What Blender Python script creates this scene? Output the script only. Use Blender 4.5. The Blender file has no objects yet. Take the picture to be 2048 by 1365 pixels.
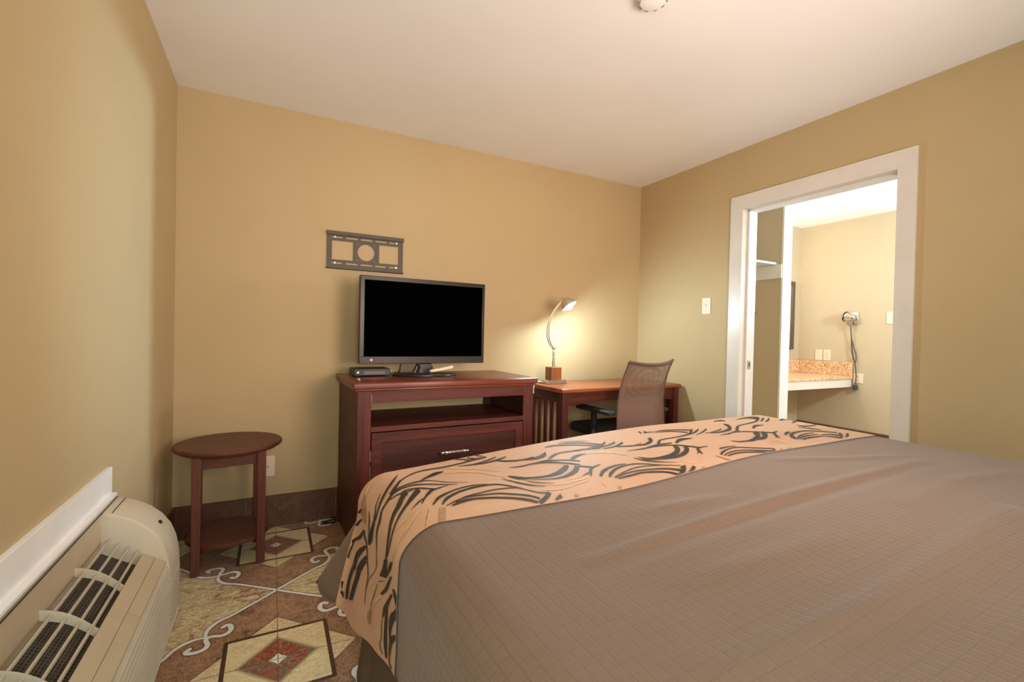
import bpy, bmesh, math, random
from mathutils import Vector, Matrix, Euler, noise as mnoise
C = bpy.context.scene.collection
PI = math.pi
W = 3.254          # room width, x: 0 = left wall .. W = right wall
H = 2.44           # ceiling
YF = -3.62         # wall behind the bed head
random.seed(4)

BULB = 1250.0
EXPO = 0.0
LIGHTSPEC = [
    ('P', 'added_fill_left', (.55, -3.5, 1.25), 48, (.80, .98, 1.0), .18),  # added fill behind the camera, no window stands here
    ('S', 'added_fill_spot', (1.75, -3.5, 1.35), (1.55, 0, 2.3), 258, (1.0, .75, .64), .5, 130, 1.0),  # added unseen wide spot, brightens the back wall and ceiling
    ('P', 'added_fill_right', (2.95, -3.45, 1.15), 12, (1.0, .95, .92), .15),  # added unseen fill, lifts the right of the ceiling and bed
    ('P', 'vanity_light', (4.78, -.06, 1.92), 17, (1.0, .97, .84), .06),
    ('P', 'added_bathroom_fill', (5.0, -1.95, 1.7), 84, (.78, .88, .96), .10),  # added hidden fill that brightens the dressing room
    ('S', 'added_doorway_spot', (5.45, -1.30, 1.92), (0, -.5, 1.5), 640, (.54, .80, .98), .05, 28, 1.0),  # added unseen spot, aimed through the doorway to light the left wall
]
STROKES = [(1,[(1811,-1768,1829,-1756),(1805,-1777,1829,-1760),(1795,-1790,1829,-1766),(1786,-1801,1827,-1776),(1781,-1805,1818,-1791),(1782,-1804,1800,-1810),(1781,-1804,1781,-1827),(1778,-1806,1762,-1841),(1773,-1810,1745,-1851),(1763,-1817,1731,-1858),(1750,-1824,1718,-1862),(1735,-1831,1705,-1865),(1720,-1837,1693,-1866),(1705,-1840,1681,-1866),(1689,-1843,1669,-1864),(1674,-1844,1657,-1862),(1660,-1845,1646,-1859),(1648,-1845,1636,-1858),(1638,-1844,1626,-1856),(1629,-1842,1618,-1854),(1621,-1839,1611,-1850),(1615,-1834,1606,-1843),(1611,-1827,1604,-1834),(1607,-1821,1602,-1826),(1605,-1816,1601,-1820)]),
(1,[(1839,-1792,1858,-1779),(1832,-1800,1858,-1784),(1822,-1811,1856,-1791),(1814,-1820,1850,-1803),(1812,-1820,1833,-1822),(1813,-1819,1811,-1841),(1807,-1823,1792,-1855),(1798,-1829,1774,-1866),(1787,-1836,1757,-1874),(1773,-1843,1742,-1880),(1757,-1851,1728,-1883),(1741,-1857,1715,-1885),(1725,-1862,1702,-1886),(1710,-1865,1690,-1885),(1695,-1865,1679,-1882),(1681,-1865,1668,-1879),(1668,-1864,1657,-1875),(1654,-1863,1646,-1871),(1640,-1860,1634,-1866),(1627,-1857,1623,-1862),(1619,-1855,1615,-1858)]),
(1,[(1928,-1826,1922,-1831),(1923,-1825,1916,-1831),(1917,-1823,1909,-1831),(1910,-1822,1900,-1830),(1902,-1821,1891,-1832),(1894,-1821,1881,-1834),(1886,-1821,1870,-1837),(1877,-1823,1861,-1841),(1865,-1829,1858,-1843),(1847,-1844,1864,-1838),(1840,-1853,1863,-1840),(1837,-1860,1858,-1847),(1833,-1866,1852,-1856),(1828,-1874,1843,-1866),(1822,-1884,1834,-1878),(1817,-1893,1825,-1888),(1814,-1898,1819,-1896)]),
(1,[(1849,-1851,1843,-1862),(1842,-1856,1837,-1865),(1832,-1863,1828,-1871),(1822,-1870,1818,-1877),(1813,-1876,1810,-1882),(1806,-1881,1804,-1886)]),
(1,[(1625,-1727,1627,-1724),(1636,-1729,1640,-1724),(1652,-1731,1658,-1724),(1670,-1734,1679,-1724),(1688,-1736,1698,-1724),(1704,-1736,1715,-1724),(1721,-1735,1731,-1723),(1737,-1734,1747,-1723),(1752,-1735,1763,-1723),(1765,-1736,1776,-1724),(1778,-1738,1789,-1726),(1790,-1741,1801,-1729),(1801,-1745,1813,-1734),(1813,-1751,1824,-1740),(1824,-1758,1836,-1747),(1834,-1766,1846,-1755),(1844,-1776,1857,-1765),(1854,-1790,1867,-1780),(1863,-1808,1876,-1797),(1871,-1823,1884,-1812),(1876,-1834,1890,-1823)]),
(1,[(1694,-1734,1697,-1730),(1703,-1732,1708,-1726),(1717,-1730,1724,-1721),(1732,-1727,1742,-1716),(1747,-1725,1758,-1712),(1760,-1724,1772,-1710),(1773,-1723,1786,-1709),(1786,-1723,1799,-1709),(1799,-1723,1812,-1710),(1812,-1724,1824,-1711),(1825,-1725,1837,-1713),(1837,-1727,1848,-1716),(1845,-1728,1855,-1718)]),
(1,[(1858,-1741,1870,-1722),(1865,-1738,1879,-1716),(1875,-1732,1892,-1707),(1884,-1728,1908,-1696),(1892,-1724,1924,-1688),(1900,-1721,1935,-1685),(1909,-1718,1942,-1686),(1920,-1715,1948,-1688),(1931,-1713,1955,-1690),(1943,-1712,1963,-1693),(1957,-1711,1971,-1698),(1969,-1710,1979,-1702),(1978,-1710,1984,-1705)]),
(1,[(1793,-1719,1784,-1714),(1799,-1713,1790,-1708),(1807,-1705,1799,-1699),(1814,-1698,1811,-1688),(1821,-1692,1823,-1677),(1827,-1686,1833,-1670),(1833,-1681,1843,-1663),(1840,-1675,1853,-1658),(1849,-1670,1862,-1655),(1861,-1667,1873,-1654),(1873,-1666,1885,-1654),(1887,-1666,1898,-1654),(1900,-1665,1912,-1654),(1915,-1665,1927,-1653),(1931,-1665,1943,-1653),(1947,-1665,1960,-1652),(1963,-1664,1977,-1650),(1978,-1662,1994,-1646),(1993,-1660,2011,-1642),(2008,-1657,2028,-1637),(2022,-1652,2044,-1630),(2035,-1647,2056,-1624),(2048,-1641,2066,-1617),(2060,-1633,2075,-1610),(2073,-1624,2085,-1603),(2090,-1612,2097,-1594),(2107,-1598,2110,-1584),(2122,-1586,2123,-1574),(2131,-1579,2133,-1566)]),
(1,[(1925,-1543,1928,-1539),(1936,-1541,1940,-1536),(1952,-1539,1958,-1532),(1969,-1538,1979,-1528),(1987,-1538,1998,-1527),(2003,-1542,2015,-1530),(2021,-1547,2033,-1535),(2037,-1553,2050,-1541),(2053,-1559,2066,-1547),(2067,-1567,2081,-1554),(2081,-1576,2097,-1562),(2093,-1584,2110,-1568),(2101,-1589,2119,-1573)]),
(1,[(1931,-1553,1935,-1550),(1942,-1555,1947,-1549),(1958,-1557,1965,-1549),(1975,-1559,1985,-1549),(1990,-1563,2002,-1552),(2002,-1568,2015,-1557),(2013,-1575,2026,-1563),(2023,-1582,2035,-1571),(2031,-1590,2044,-1578),(2038,-1598,2052,-1586),(2043,-1607,2059,-1594),(2047,-1615,2064,-1601),(2050,-1621,2068,-1605)]),
(1,[(2168,-1575,2152,-1594),(2156,-1582,2141,-1601),(2141,-1591,2125,-1611),(2124,-1601,2106,-1622),(2107,-1610,2087,-1632),(2088,-1621,2069,-1639),(2065,-1631,2052,-1645),(2045,-1641,2036,-1650),(2031,-1648,2026,-1653)]),
(1,[(2206,-1586,2190,-1606),(2195,-1593,2180,-1612),(2180,-1602,2164,-1620),(2163,-1612,2146,-1630),(2144,-1622,2127,-1640),(2121,-1633,2106,-1649),(2094,-1646,2082,-1657),(2069,-1657,2061,-1665),(2052,-1665,2047,-1670)]),
(1,[(2376,-1546,2387,-1538),(2368,-1557,2389,-1543),(2357,-1572,2391,-1549),(2345,-1588,2391,-1558),(2334,-1601,2385,-1569),(2323,-1611,2371,-1585),(2313,-1621,2356,-1602),(2309,-1624,2330,-1624),(2316,-1619,2295,-1649),(2313,-1621,2271,-1662),(2299,-1628,2256,-1665),(2281,-1635,2246,-1666),(2264,-1642,2234,-1668),(2246,-1648,2220,-1670),(2228,-1653,2205,-1672),(2211,-1656,2190,-1674),(2194,-1658,2175,-1673),(2175,-1657,2160,-1669),(2156,-1654,2144,-1663),(2139,-1650,2130,-1657),(2127,-1647,2120,-1653)]),
(1,[(2276,-1612,2262,-1626),(2270,-1615,2255,-1629),(2261,-1619,2245,-1634),(2250,-1624,2233,-1639),(2237,-1628,2220,-1643),(2219,-1633,2204,-1647),(2197,-1639,2185,-1650),(2176,-1645,2168,-1652),(2162,-1648,2156,-1654)]),
(1,[(2393,-1478,2408,-1466),(2402,-1479,2418,-1465),(2414,-1479,2434,-1463),(2426,-1480,2450,-1462),(2437,-1482,2462,-1463),(2444,-1485,2467,-1467),(2449,-1489,2466,-1474),(2453,-1493,2468,-1481),(2456,-1495,2468,-1486)]),
(1,[(1359,-1912,1359,-1899),(1365,-1907,1365,-1893),(1373,-1899,1374,-1884),(1381,-1892,1386,-1872),(1389,-1885,1399,-1862),(1399,-1879,1411,-1856),(1411,-1872,1423,-1851),(1423,-1865,1434,-1848),(1435,-1860,1444,-1845),(1445,-1857,1454,-1843),(1455,-1854,1464,-1842),(1464,-1853,1472,-1841),(1473,-1852,1481,-1842),(1482,-1852,1489,-1843),(1491,-1852,1496,-1845),(1498,-1853,1503,-1848),(1504,-1854,1508,-1849)]),
(1,[(1379,-1929,1375,-1928),(1382,-1926,1377,-1924),(1386,-1922,1380,-1918),(1390,-1919,1388,-1909),(1394,-1917,1397,-1899),(1401,-1911,1408,-1891),(1412,-1903,1420,-1883),(1424,-1894,1433,-1875),(1435,-1887,1445,-1869),(1446,-1882,1457,-1865),(1458,-1877,1468,-1863),(1470,-1874,1479,-1861),(1481,-1871,1489,-1860),(1492,-1869,1500,-1859),(1502,-1868,1510,-1859),(1512,-1869,1520,-1860),(1522,-1871,1530,-1862),(1532,-1874,1540,-1866),(1542,-1880,1549,-1872),(1551,-1886,1558,-1879),(1560,-1893,1567,-1886),(1567,-1901,1575,-1894),(1575,-1909,1581,-1903),(1582,-1918,1589,-1912),(1591,-1926,1597,-1920),(1604,-1935,1609,-1929),(1619,-1943,1624,-1939),(1632,-1951,1637,-1947),(1642,-1956,1646,-1952)]),
(1,[(1384,-1938,1387,-1934),(1394,-1935,1397,-1930),(1408,-1930,1412,-1924),(1424,-1924,1429,-1917),(1439,-1920,1444,-1911),(1452,-1915,1458,-1907),(1465,-1911,1471,-1903),(1478,-1908,1484,-1900),(1491,-1906,1497,-1898),(1503,-1905,1509,-1897),(1514,-1905,1521,-1897),(1526,-1906,1532,-1898),(1538,-1908,1544,-1900),(1552,-1912,1558,-1905),(1568,-1917,1573,-1911),(1582,-1922,1587,-1917),(1592,-1926,1597,-1921)]),
(1,[(1383,-1946,1388,-1939),(1392,-1944,1397,-1936),(1406,-1940,1411,-1932),(1420,-1937,1426,-1928),(1434,-1934,1441,-1925),(1446,-1932,1453,-1923),(1458,-1931,1465,-1922),(1470,-1931,1478,-1922),(1483,-1932,1490,-1923),(1495,-1934,1503,-1925),(1507,-1937,1516,-1928),(1520,-1940,1528,-1931),(1532,-1944,1541,-1935),(1543,-1948,1552,-1938),(1554,-1953,1564,-1942),(1564,-1958,1575,-1947),(1573,-1964,1585,-1953),(1582,-1972,1595,-1961),(1589,-1982,1604,-1970),(1596,-1992,1611,-1978),(1600,-1998,1616,-1984)]),
(1,[(1387,-1957,1393,-1948),(1395,-1957,1402,-1948),(1407,-1957,1415,-1947),(1420,-1957,1429,-1945),(1433,-1957,1442,-1945),(1445,-1956,1454,-1944),(1457,-1955,1467,-1942),(1469,-1954,1479,-1942),(1481,-1955,1492,-1943),(1493,-1957,1503,-1946),(1504,-1962,1515,-1950),(1515,-1967,1526,-1955),(1525,-1972,1536,-1960),(1533,-1977,1545,-1965),(1542,-1982,1553,-1971),(1548,-1988,1560,-1977),(1554,-1994,1566,-1984),(1557,-2003,1570,-1993),(1559,-2014,1573,-2003),(1560,-2017,1575,-2012),(1564,-2017,1576,-2016)]),
(1,[(1634,-1963,1660,-1960),(1629,-1969,1654,-1966),(1622,-1977,1645,-1976),(1617,-1983,1631,-1988),(1613,-1987,1615,-2002),(1605,-1992,1598,-2014),(1592,-2000,1582,-2016),(1579,-2008,1574,-2016),(1570,-2013,1569,-2017)]),
(1,[(1676,-1975,1673,-1991),(1669,-1980,1666,-1995),(1659,-1986,1656,-2002),(1650,-1993,1644,-2009),(1642,-1998,1632,-2012),(1634,-2003,1621,-2013),(1624,-2007,1611,-2014),(1615,-2012,1604,-2014),(1609,-2014,1604,-2014)]),
(3,[(1701,-1997,1694,-2007),(1698,-1998,1692,-2007),(1695,-2000,1688,-2007),(1691,-2002,1684,-2008),(1687,-2004,1680,-2008),(1684,-2006,1678,-2008)]),
(1,[(1594,-1811,1598,-1807),(1595,-1816,1600,-1811),(1596,-1824,1603,-1817),(1598,-1833,1607,-1824),(1602,-1840,1611,-1831),(1609,-1846,1618,-1837),(1620,-1852,1627,-1845),(1630,-1856,1635,-1852),(1636,-1860,1640,-1856)]),
(1,[(1577,-1810,1580,-1807),(1577,-1818,1581,-1814),(1576,-1830,1582,-1825),(1577,-1843,1585,-1836),(1579,-1855,1588,-1846),(1584,-1864,1593,-1855),(1590,-1873,1599,-1864),(1597,-1882,1606,-1873),(1605,-1891,1613,-1884),(1615,-1903,1621,-1897),(1630,-1914,1633,-1911),(1644,-1923,1646,-1921),(1654,-1929,1655,-1928)]),
(1,[(1585,-1839,1588,-1836),(1588,-1843,1592,-1839),(1592,-1849,1597,-1843),(1597,-1855,1604,-1848),(1605,-1860,1612,-1853),(1615,-1865,1622,-1858),(1627,-1871,1634,-1863),(1640,-1875,1647,-1869),(1653,-1879,1659,-1873),(1665,-1883,1671,-1877),(1678,-1885,1682,-1881),(1690,-1887,1693,-1884),(1697,-1889,1700,-1886)]),
(1,[(1821,-1625,1847,-1605),(1817,-1633,1845,-1610),(1811,-1643,1843,-1619),(1806,-1651,1837,-1631),(1808,-1649,1822,-1651),(1813,-1644,1800,-1670),(1807,-1648,1787,-1679),(1798,-1653,1775,-1685),(1788,-1659,1765,-1689),(1777,-1665,1757,-1692),(1766,-1671,1748,-1693),(1755,-1675,1739,-1694),(1742,-1677,1728,-1693),(1727,-1676,1715,-1689),(1711,-1672,1700,-1685),(1696,-1668,1685,-1679),(1681,-1663,1672,-1674),(1668,-1659,1660,-1668),(1656,-1654,1650,-1661),(1646,-1649,1641,-1655),(1638,-1646,1634,-1651)]),
(1,[(1636,-1660,1640,-1655),(1647,-1664,1652,-1659),(1662,-1671,1668,-1664),(1679,-1678,1687,-1669),(1695,-1681,1703,-1671),(1711,-1678,1718,-1669),(1727,-1673,1733,-1665),(1742,-1667,1747,-1660),(1752,-1662,1757,-1656)]),
(1,[(1706,-1604,1692,-1625),(1694,-1610,1681,-1631),(1677,-1620,1664,-1639),(1658,-1630,1646,-1647),(1640,-1637,1629,-1653),(1622,-1641,1612,-1655),(1602,-1644,1595,-1654),(1585,-1645,1580,-1652),(1573,-1646,1570,-1650)]),
(1,[(1684,-1582,1670,-1604),(1675,-1587,1662,-1608),(1662,-1595,1649,-1614),(1647,-1602,1634,-1620),(1630,-1609,1619,-1625),(1610,-1614,1601,-1628),(1587,-1619,1580,-1629),(1566,-1623,1561,-1630),(1552,-1626,1548,-1631)]),
(1,[(1652,-1560,1640,-1583),(1644,-1566,1633,-1588),(1634,-1574,1622,-1596),(1621,-1582,1607,-1606),(1607,-1589,1592,-1612),(1588,-1595,1574,-1615),(1565,-1601,1554,-1617),(1543,-1605,1535,-1617),(1529,-1608,1522,-1618)]),
(1,[(1404,-1501,1406,-1498),(1410,-1500,1413,-1495),(1419,-1498,1423,-1490),(1430,-1497,1436,-1486),(1442,-1499,1449,-1486),(1456,-1503,1464,-1490),(1473,-1510,1481,-1498),(1489,-1519,1497,-1507),(1504,-1527,1512,-1516),(1517,-1536,1525,-1525),(1528,-1545,1536,-1534),(1538,-1555,1546,-1543),(1547,-1564,1556,-1553),(1557,-1576,1565,-1565),(1566,-1588,1575,-1578),(1574,-1600,1582,-1590),(1580,-1608,1588,-1598)]),
(1,[(1480,-1482,1483,-1477),(1487,-1485,1491,-1479),(1498,-1490,1502,-1482),(1510,-1495,1516,-1487),(1522,-1502,1528,-1492),(1533,-1509,1540,-1499),(1545,-1516,1552,-1506),(1557,-1525,1564,-1516),(1568,-1536,1576,-1526),(1579,-1551,1588,-1541),(1590,-1570,1600,-1558),(1599,-1587,1610,-1574),(1606,-1599,1617,-1585)]),
(1,[(1503,-1461,1505,-1457),(1513,-1466,1515,-1462),(1527,-1474,1531,-1469),(1543,-1483,1547,-1477),(1558,-1491,1562,-1485),(1571,-1500,1575,-1493),(1584,-1508,1588,-1503),(1595,-1516,1598,-1512),(1603,-1521,1606,-1518)]),
(1,[(1459,-1612,1469,-1598),(1468,-1613,1477,-1599),(1480,-1614,1488,-1601),(1494,-1616,1502,-1603),(1508,-1619,1517,-1606),(1523,-1624,1533,-1610),(1541,-1630,1552,-1614),(1557,-1637,1570,-1619),(1568,-1641,1582,-1622)]),
(1,[(1361,-1790,1370,-1778),(1367,-1796,1376,-1784),(1374,-1804,1383,-1793),(1383,-1813,1392,-1803),(1391,-1822,1399,-1812),(1395,-1829,1403,-1819)]),
(1,[(1385,-1718,1392,-1696),(1389,-1714,1396,-1692),(1395,-1709,1403,-1686),(1401,-1705,1412,-1678),(1407,-1701,1420,-1672),(1414,-1696,1429,-1667),(1423,-1691,1437,-1664),(1432,-1686,1446,-1662),(1441,-1681,1454,-1661),(1451,-1678,1461,-1661),(1461,-1675,1469,-1664),(1471,-1673,1476,-1666),(1477,-1672,1480,-1667)]),
(1,[(1436,-1806,1433,-1811),(1430,-1807,1425,-1814),(1420,-1809,1414,-1818),(1409,-1811,1401,-1823),(1400,-1813,1391,-1829),(1392,-1816,1384,-1834),(1385,-1820,1379,-1838),(1377,-1827,1376,-1842),(1368,-1837,1372,-1847),(1357,-1850,1365,-1855),(1348,-1865,1356,-1867),(1340,-1878,1347,-1878),(1335,-1886,1341,-1887)]),
(1,[(1353,-1852,1346,-1865),(1347,-1855,1341,-1866),(1337,-1860,1333,-1869),(1327,-1865,1324,-1872),(1319,-1870,1316,-1874),(1313,-1873,1311,-1876)]),
(3,[(1195,-2000,1210,-1984),(1196,-2002,1210,-1987),(1198,-2004,1210,-1991),(1199,-2007,1210,-1995),(1200,-2009,1210,-1999),(1201,-2011,1210,-2002)]),
(3,[(1338,-2012,1355,-1999),(1338,-2014,1355,-2001),(1337,-2016,1355,-2003),(1336,-2019,1354,-2006),(1336,-2021,1354,-2008),(1336,-2022,1354,-2009)]),
(3,[(1837,-1934,1841,-1931),(1835,-1940,1841,-1936),(1833,-1949,1842,-1943),(1832,-1959,1842,-1952),(1831,-1969,1842,-1962),(1831,-1980,1841,-1973),(1831,-1991,1839,-1986),(1832,-1996,1838,-1995),(1833,-1996,1837,-1995)]),
(1,[(1877,-1510,1894,-1495),(1876,-1514,1892,-1500),(1874,-1520,1889,-1508),(1872,-1527,1885,-1516),(1870,-1533,1882,-1523),(1869,-1537,1879,-1528)]),
(1,[(1892,-1524,1917,-1501),(1891,-1527,1915,-1506),(1891,-1532,1913,-1511),(1891,-1536,1911,-1518),(1890,-1541,1909,-1524),(1890,-1544,1908,-1528)]),
(1,[(1900,-1534,1910,-1523),(1904,-1535,1914,-1524),(1910,-1536,1920,-1526),(1918,-1537,1926,-1528),(1924,-1538,1932,-1530),(1929,-1539,1936,-1532)]),
(2,[(1673,-1924,1675,-1922),(1680,-1927,1684,-1924),(1690,-1933,1697,-1927),(1702,-1937,1713,-1928),(1715,-1939,1732,-1924),(1731,-1937,1750,-1919),(1757,-1926,1767,-1916),(1775,-1918,1782,-1912),(1788,-1914,1792,-1909)]),
(2,[(1673,-1936,1675,-1933),(1680,-1939,1684,-1936),(1691,-1944,1696,-1939),(1703,-1948,1710,-1942),(1715,-1951,1723,-1943),(1730,-1951,1738,-1943),(1747,-1947,1756,-1939),(1765,-1942,1773,-1935),(1779,-1937,1783,-1933)]),
(2,[(1247,-1900,1249,-1897),(1255,-1901,1258,-1896),(1266,-1902,1270,-1894),(1277,-1903,1284,-1892),(1288,-1903,1295,-1891),(1298,-1902,1304,-1891),(1308,-1899,1313,-1891),(1316,-1897,1320,-1891),(1322,-1895,1324,-1892)]),
(2,[(1240,-1926,1241,-1923),(1247,-1927,1250,-1922),(1258,-1928,1262,-1921),(1270,-1928,1276,-1919),(1281,-1927,1287,-1916),(1292,-1923,1298,-1913),(1304,-1917,1308,-1909),(1314,-1910,1317,-1905),(1322,-1906,1323,-1902)]),
(2,[(1258,-1874,1260,-1871),(1265,-1876,1268,-1872),(1275,-1879,1279,-1872),(1286,-1881,1291,-1873),(1296,-1882,1302,-1873),(1307,-1880,1312,-1871),(1318,-1876,1321,-1869),(1328,-1872,1330,-1867),(1335,-1869,1336,-1866)]),
(2,[(1454,-1674,1457,-1670),(1463,-1676,1467,-1669),(1477,-1677,1483,-1668),(1492,-1680,1501,-1667),(1506,-1685,1517,-1670),(1521,-1693,1533,-1677),(1536,-1703,1549,-1687),(1551,-1714,1564,-1698),(1562,-1725,1574,-1712),(1569,-1739,1580,-1728),(1573,-1755,1581,-1747),(1576,-1770,1581,-1764),(1578,-1780,1581,-1776)]),
(2,[(1345,-1930,1347,-1930),(1342,-1935,1343,-1935),(1336,-1942,1339,-1942),(1330,-1951,1334,-1950),(1324,-1959,1330,-1957),(1321,-1968,1327,-1965),(1319,-1977,1323,-1974),(1317,-1984,1320,-1982),(1316,-1989,1318,-1988)]),
(1,[(2315,-1742,2371,-1710),(2305,-1753,2369,-1717),(2291,-1768,2364,-1728),(2278,-1780,2351,-1745),(2286,-1774,2311,-1778),(2295,-1768,2261,-1808),(2278,-1777,2229,-1824),(2255,-1789,2201,-1835),(2234,-1799,2182,-1842),(2216,-1807,2166,-1845),(2199,-1813,2158,-1844),(2183,-1818,2150,-1842),(2167,-1822,2141,-1840),(2152,-1824,2131,-1839),(2138,-1824,2119,-1838),(2126,-1823,2108,-1836),(2115,-1822,2099,-1833),(2106,-1818,2093,-1827),(2099,-1812,2089,-1819),(2094,-1806,2086,-1811),(2090,-1802,2084,-1806)]),
(1,[(2345,-1758,2401,-1729),(2334,-1768,2396,-1736),(2319,-1783,2388,-1747),(2305,-1796,2376,-1761),(2303,-1797,2352,-1782),(2322,-1784,2309,-1811),(2327,-1781,2279,-1827),(2319,-1786,2261,-1834),(2306,-1792,2248,-1838),(2290,-1799,2237,-1839),(2272,-1806,2229,-1839),(2254,-1813,2220,-1838),(2235,-1818,2210,-1837),(2218,-1822,2197,-1837),(2201,-1824,2183,-1838),(2184,-1826,2168,-1838),(2167,-1828,2153,-1839),(2149,-1831,2137,-1839),(2129,-1833,2120,-1840),(2111,-1835,2105,-1840),(2099,-1837,2094,-1840)]),
(1,[(2458,-1759,2445,-1767),(2453,-1758,2436,-1770),(2447,-1756,2423,-1773),(2438,-1756,2410,-1776),(2419,-1763,2407,-1778),(2390,-1782,2415,-1773),(2375,-1795,2406,-1780),(2364,-1806,2395,-1791),(2354,-1817,2383,-1802),(2345,-1827,2370,-1814),(2336,-1838,2356,-1828),(2329,-1847,2343,-1840),(2324,-1854,2334,-1849)]),
(1,[(2367,-1808,2370,-1811),(2359,-1813,2361,-1816),(2346,-1821,2349,-1824),(2333,-1830,2335,-1832),(2321,-1838,2322,-1840),(2313,-1843,2314,-1845)]),
(1,[(2145,-1708,2151,-1703),(2154,-1708,2162,-1702),(2166,-1709,2177,-1700),(2181,-1709,2195,-1697),(2195,-1708,2211,-1695),(2209,-1705,2225,-1692),(2223,-1701,2238,-1689),(2238,-1698,2252,-1686),(2251,-1696,2266,-1684),(2264,-1696,2279,-1685),(2277,-1697,2292,-1686),(2290,-1700,2305,-1689),(2302,-1704,2318,-1692),(2314,-1708,2329,-1697),(2324,-1713,2340,-1702),(2335,-1720,2350,-1709),(2347,-1728,2363,-1717),(2362,-1739,2378,-1728),(2378,-1754,2396,-1742),(2393,-1767,2412,-1755),(2404,-1776,2423,-1764)]),
(1,[(2189,-1716,2194,-1711),(2199,-1712,2206,-1705),(2213,-1706,2222,-1697),(2229,-1699,2241,-1688),(2245,-1694,2259,-1681),(2262,-1689,2277,-1676),(2281,-1684,2297,-1672),(2299,-1681,2314,-1669),(2312,-1678,2326,-1667)]),
(1,[(2308,-1671,2314,-1656),(2316,-1665,2323,-1649),(2331,-1657,2338,-1639),(2345,-1648,2356,-1627),(2359,-1639,2371,-1618),(2374,-1629,2379,-1613),(2382,-1622,2393,-1605),(2389,-1617,2409,-1598),(2401,-1609,2423,-1593),(2422,-1604,2440,-1590),(2441,-1600,2460,-1586),(2464,-1596,2481,-1583),(2485,-1593,2503,-1579),(2506,-1589,2525,-1574),(2526,-1586,2546,-1569),(2547,-1582,2572,-1563),(2566,-1578,2594,-1556),(2582,-1573,2614,-1547),(2599,-1566,2629,-1538),(2615,-1558,2644,-1528),(2631,-1549,2661,-1518),(2653,-1537,2679,-1507),(2679,-1522,2698,-1496),(2700,-1508,2718,-1484),(2714,-1500,2731,-1475)]),
(1,[(2536,-1494,2547,-1488),(2551,-1492,2562,-1484),(2566,-1489,2584,-1477),(2589,-1486,2610,-1470),(2607,-1484,2631,-1465),(2625,-1482,2652,-1462),(2643,-1480,2671,-1460),(2660,-1479,2686,-1460),(2674,-1480,2701,-1460),(2684,-1483,2713,-1463),(2692,-1488,2722,-1467),(2697,-1493,2729,-1471),(2701,-1496,2731,-1474)]),
(1,[(2626,-1494,2635,-1490),(2635,-1496,2641,-1489),(2643,-1498,2657,-1488),(2651,-1501,2671,-1487),(2655,-1506,2680,-1489),(2655,-1513,2681,-1495),(2652,-1522,2681,-1504),(2649,-1531,2679,-1512),(2646,-1537,2677,-1518)]),
(1,[(2731,-1500,2737,-1507),(2720,-1508,2726,-1514),(2705,-1518,2708,-1526),(2691,-1526,2685,-1541),(2683,-1532,2661,-1555),(2671,-1539,2641,-1565),(2654,-1548,2626,-1571),(2637,-1557,2616,-1574),(2625,-1564,2609,-1577)]),
(1,[(2761,-1515,2736,-1539),(2748,-1523,2725,-1547),(2726,-1535,2703,-1559),(2706,-1547,2680,-1572),(2690,-1556,2659,-1582),(2676,-1563,2644,-1588),(2660,-1570,2634,-1590),(2646,-1577,2626,-1591),(2636,-1581,2622,-1592)]),
(1,[(2418,-1677,2416,-1666),(2427,-1671,2424,-1661),(2436,-1665,2439,-1651),(2441,-1662,2460,-1638),(2444,-1661,2482,-1627),(2451,-1657,2495,-1624),(2463,-1653,2503,-1624),(2475,-1650,2509,-1625),(2487,-1647,2514,-1628),(2500,-1645,2521,-1630),(2512,-1645,2528,-1634),(2521,-1645,2534,-1637),(2531,-1644,2536,-1639)]),
(1,[(2731,-1598,2771,-1570),(2741,-1596,2785,-1566),(2755,-1592,2801,-1560),(2766,-1589,2816,-1554),(2780,-1587,2814,-1566),(2788,-1587,2821,-1564),(2795,-1588,2821,-1569),(2801,-1590,2816,-1579),(2806,-1591,2821,-1579)]),
(1,[(2814,-1631,2791,-1645),(2821,-1619,2785,-1647),(2816,-1619,2774,-1650),(2811,-1619,2762,-1654),(2803,-1623,2752,-1656),(2785,-1630,2745,-1658),(2764,-1639,2736,-1659),(2746,-1648,2729,-1660),(2734,-1654,2724,-1661)]),
(1,[(2682,-1708,2691,-1703),(2682,-1714,2694,-1707),(2681,-1724,2699,-1714),(2682,-1734,2706,-1721),(2686,-1742,2714,-1726),(2696,-1745,2724,-1729),(2710,-1747,2736,-1731),(2726,-1747,2751,-1732),(2741,-1746,2766,-1731),(2762,-1743,2787,-1728),(2784,-1739,2820,-1718),(2805,-1735,2816,-1724),(2814,-1736,2814,-1736)]),
(1,[(2640,-1740,2647,-1736),(2643,-1748,2654,-1742),(2649,-1758,2661,-1751),(2654,-1770,2671,-1761),(2660,-1781,2678,-1771),(2665,-1792,2683,-1783),(2671,-1804,2685,-1797),(2676,-1814,2687,-1809),(2680,-1821,2688,-1817)]),
(1,[(2406,-1829,2416,-1814),(2414,-1825,2424,-1810),(2423,-1820,2437,-1802),(2429,-1818,2456,-1792),(2433,-1815,2474,-1785),(2444,-1812,2484,-1784),(2459,-1807,2490,-1786),(2473,-1803,2493,-1789),(2483,-1800,2496,-1791)]),
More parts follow.
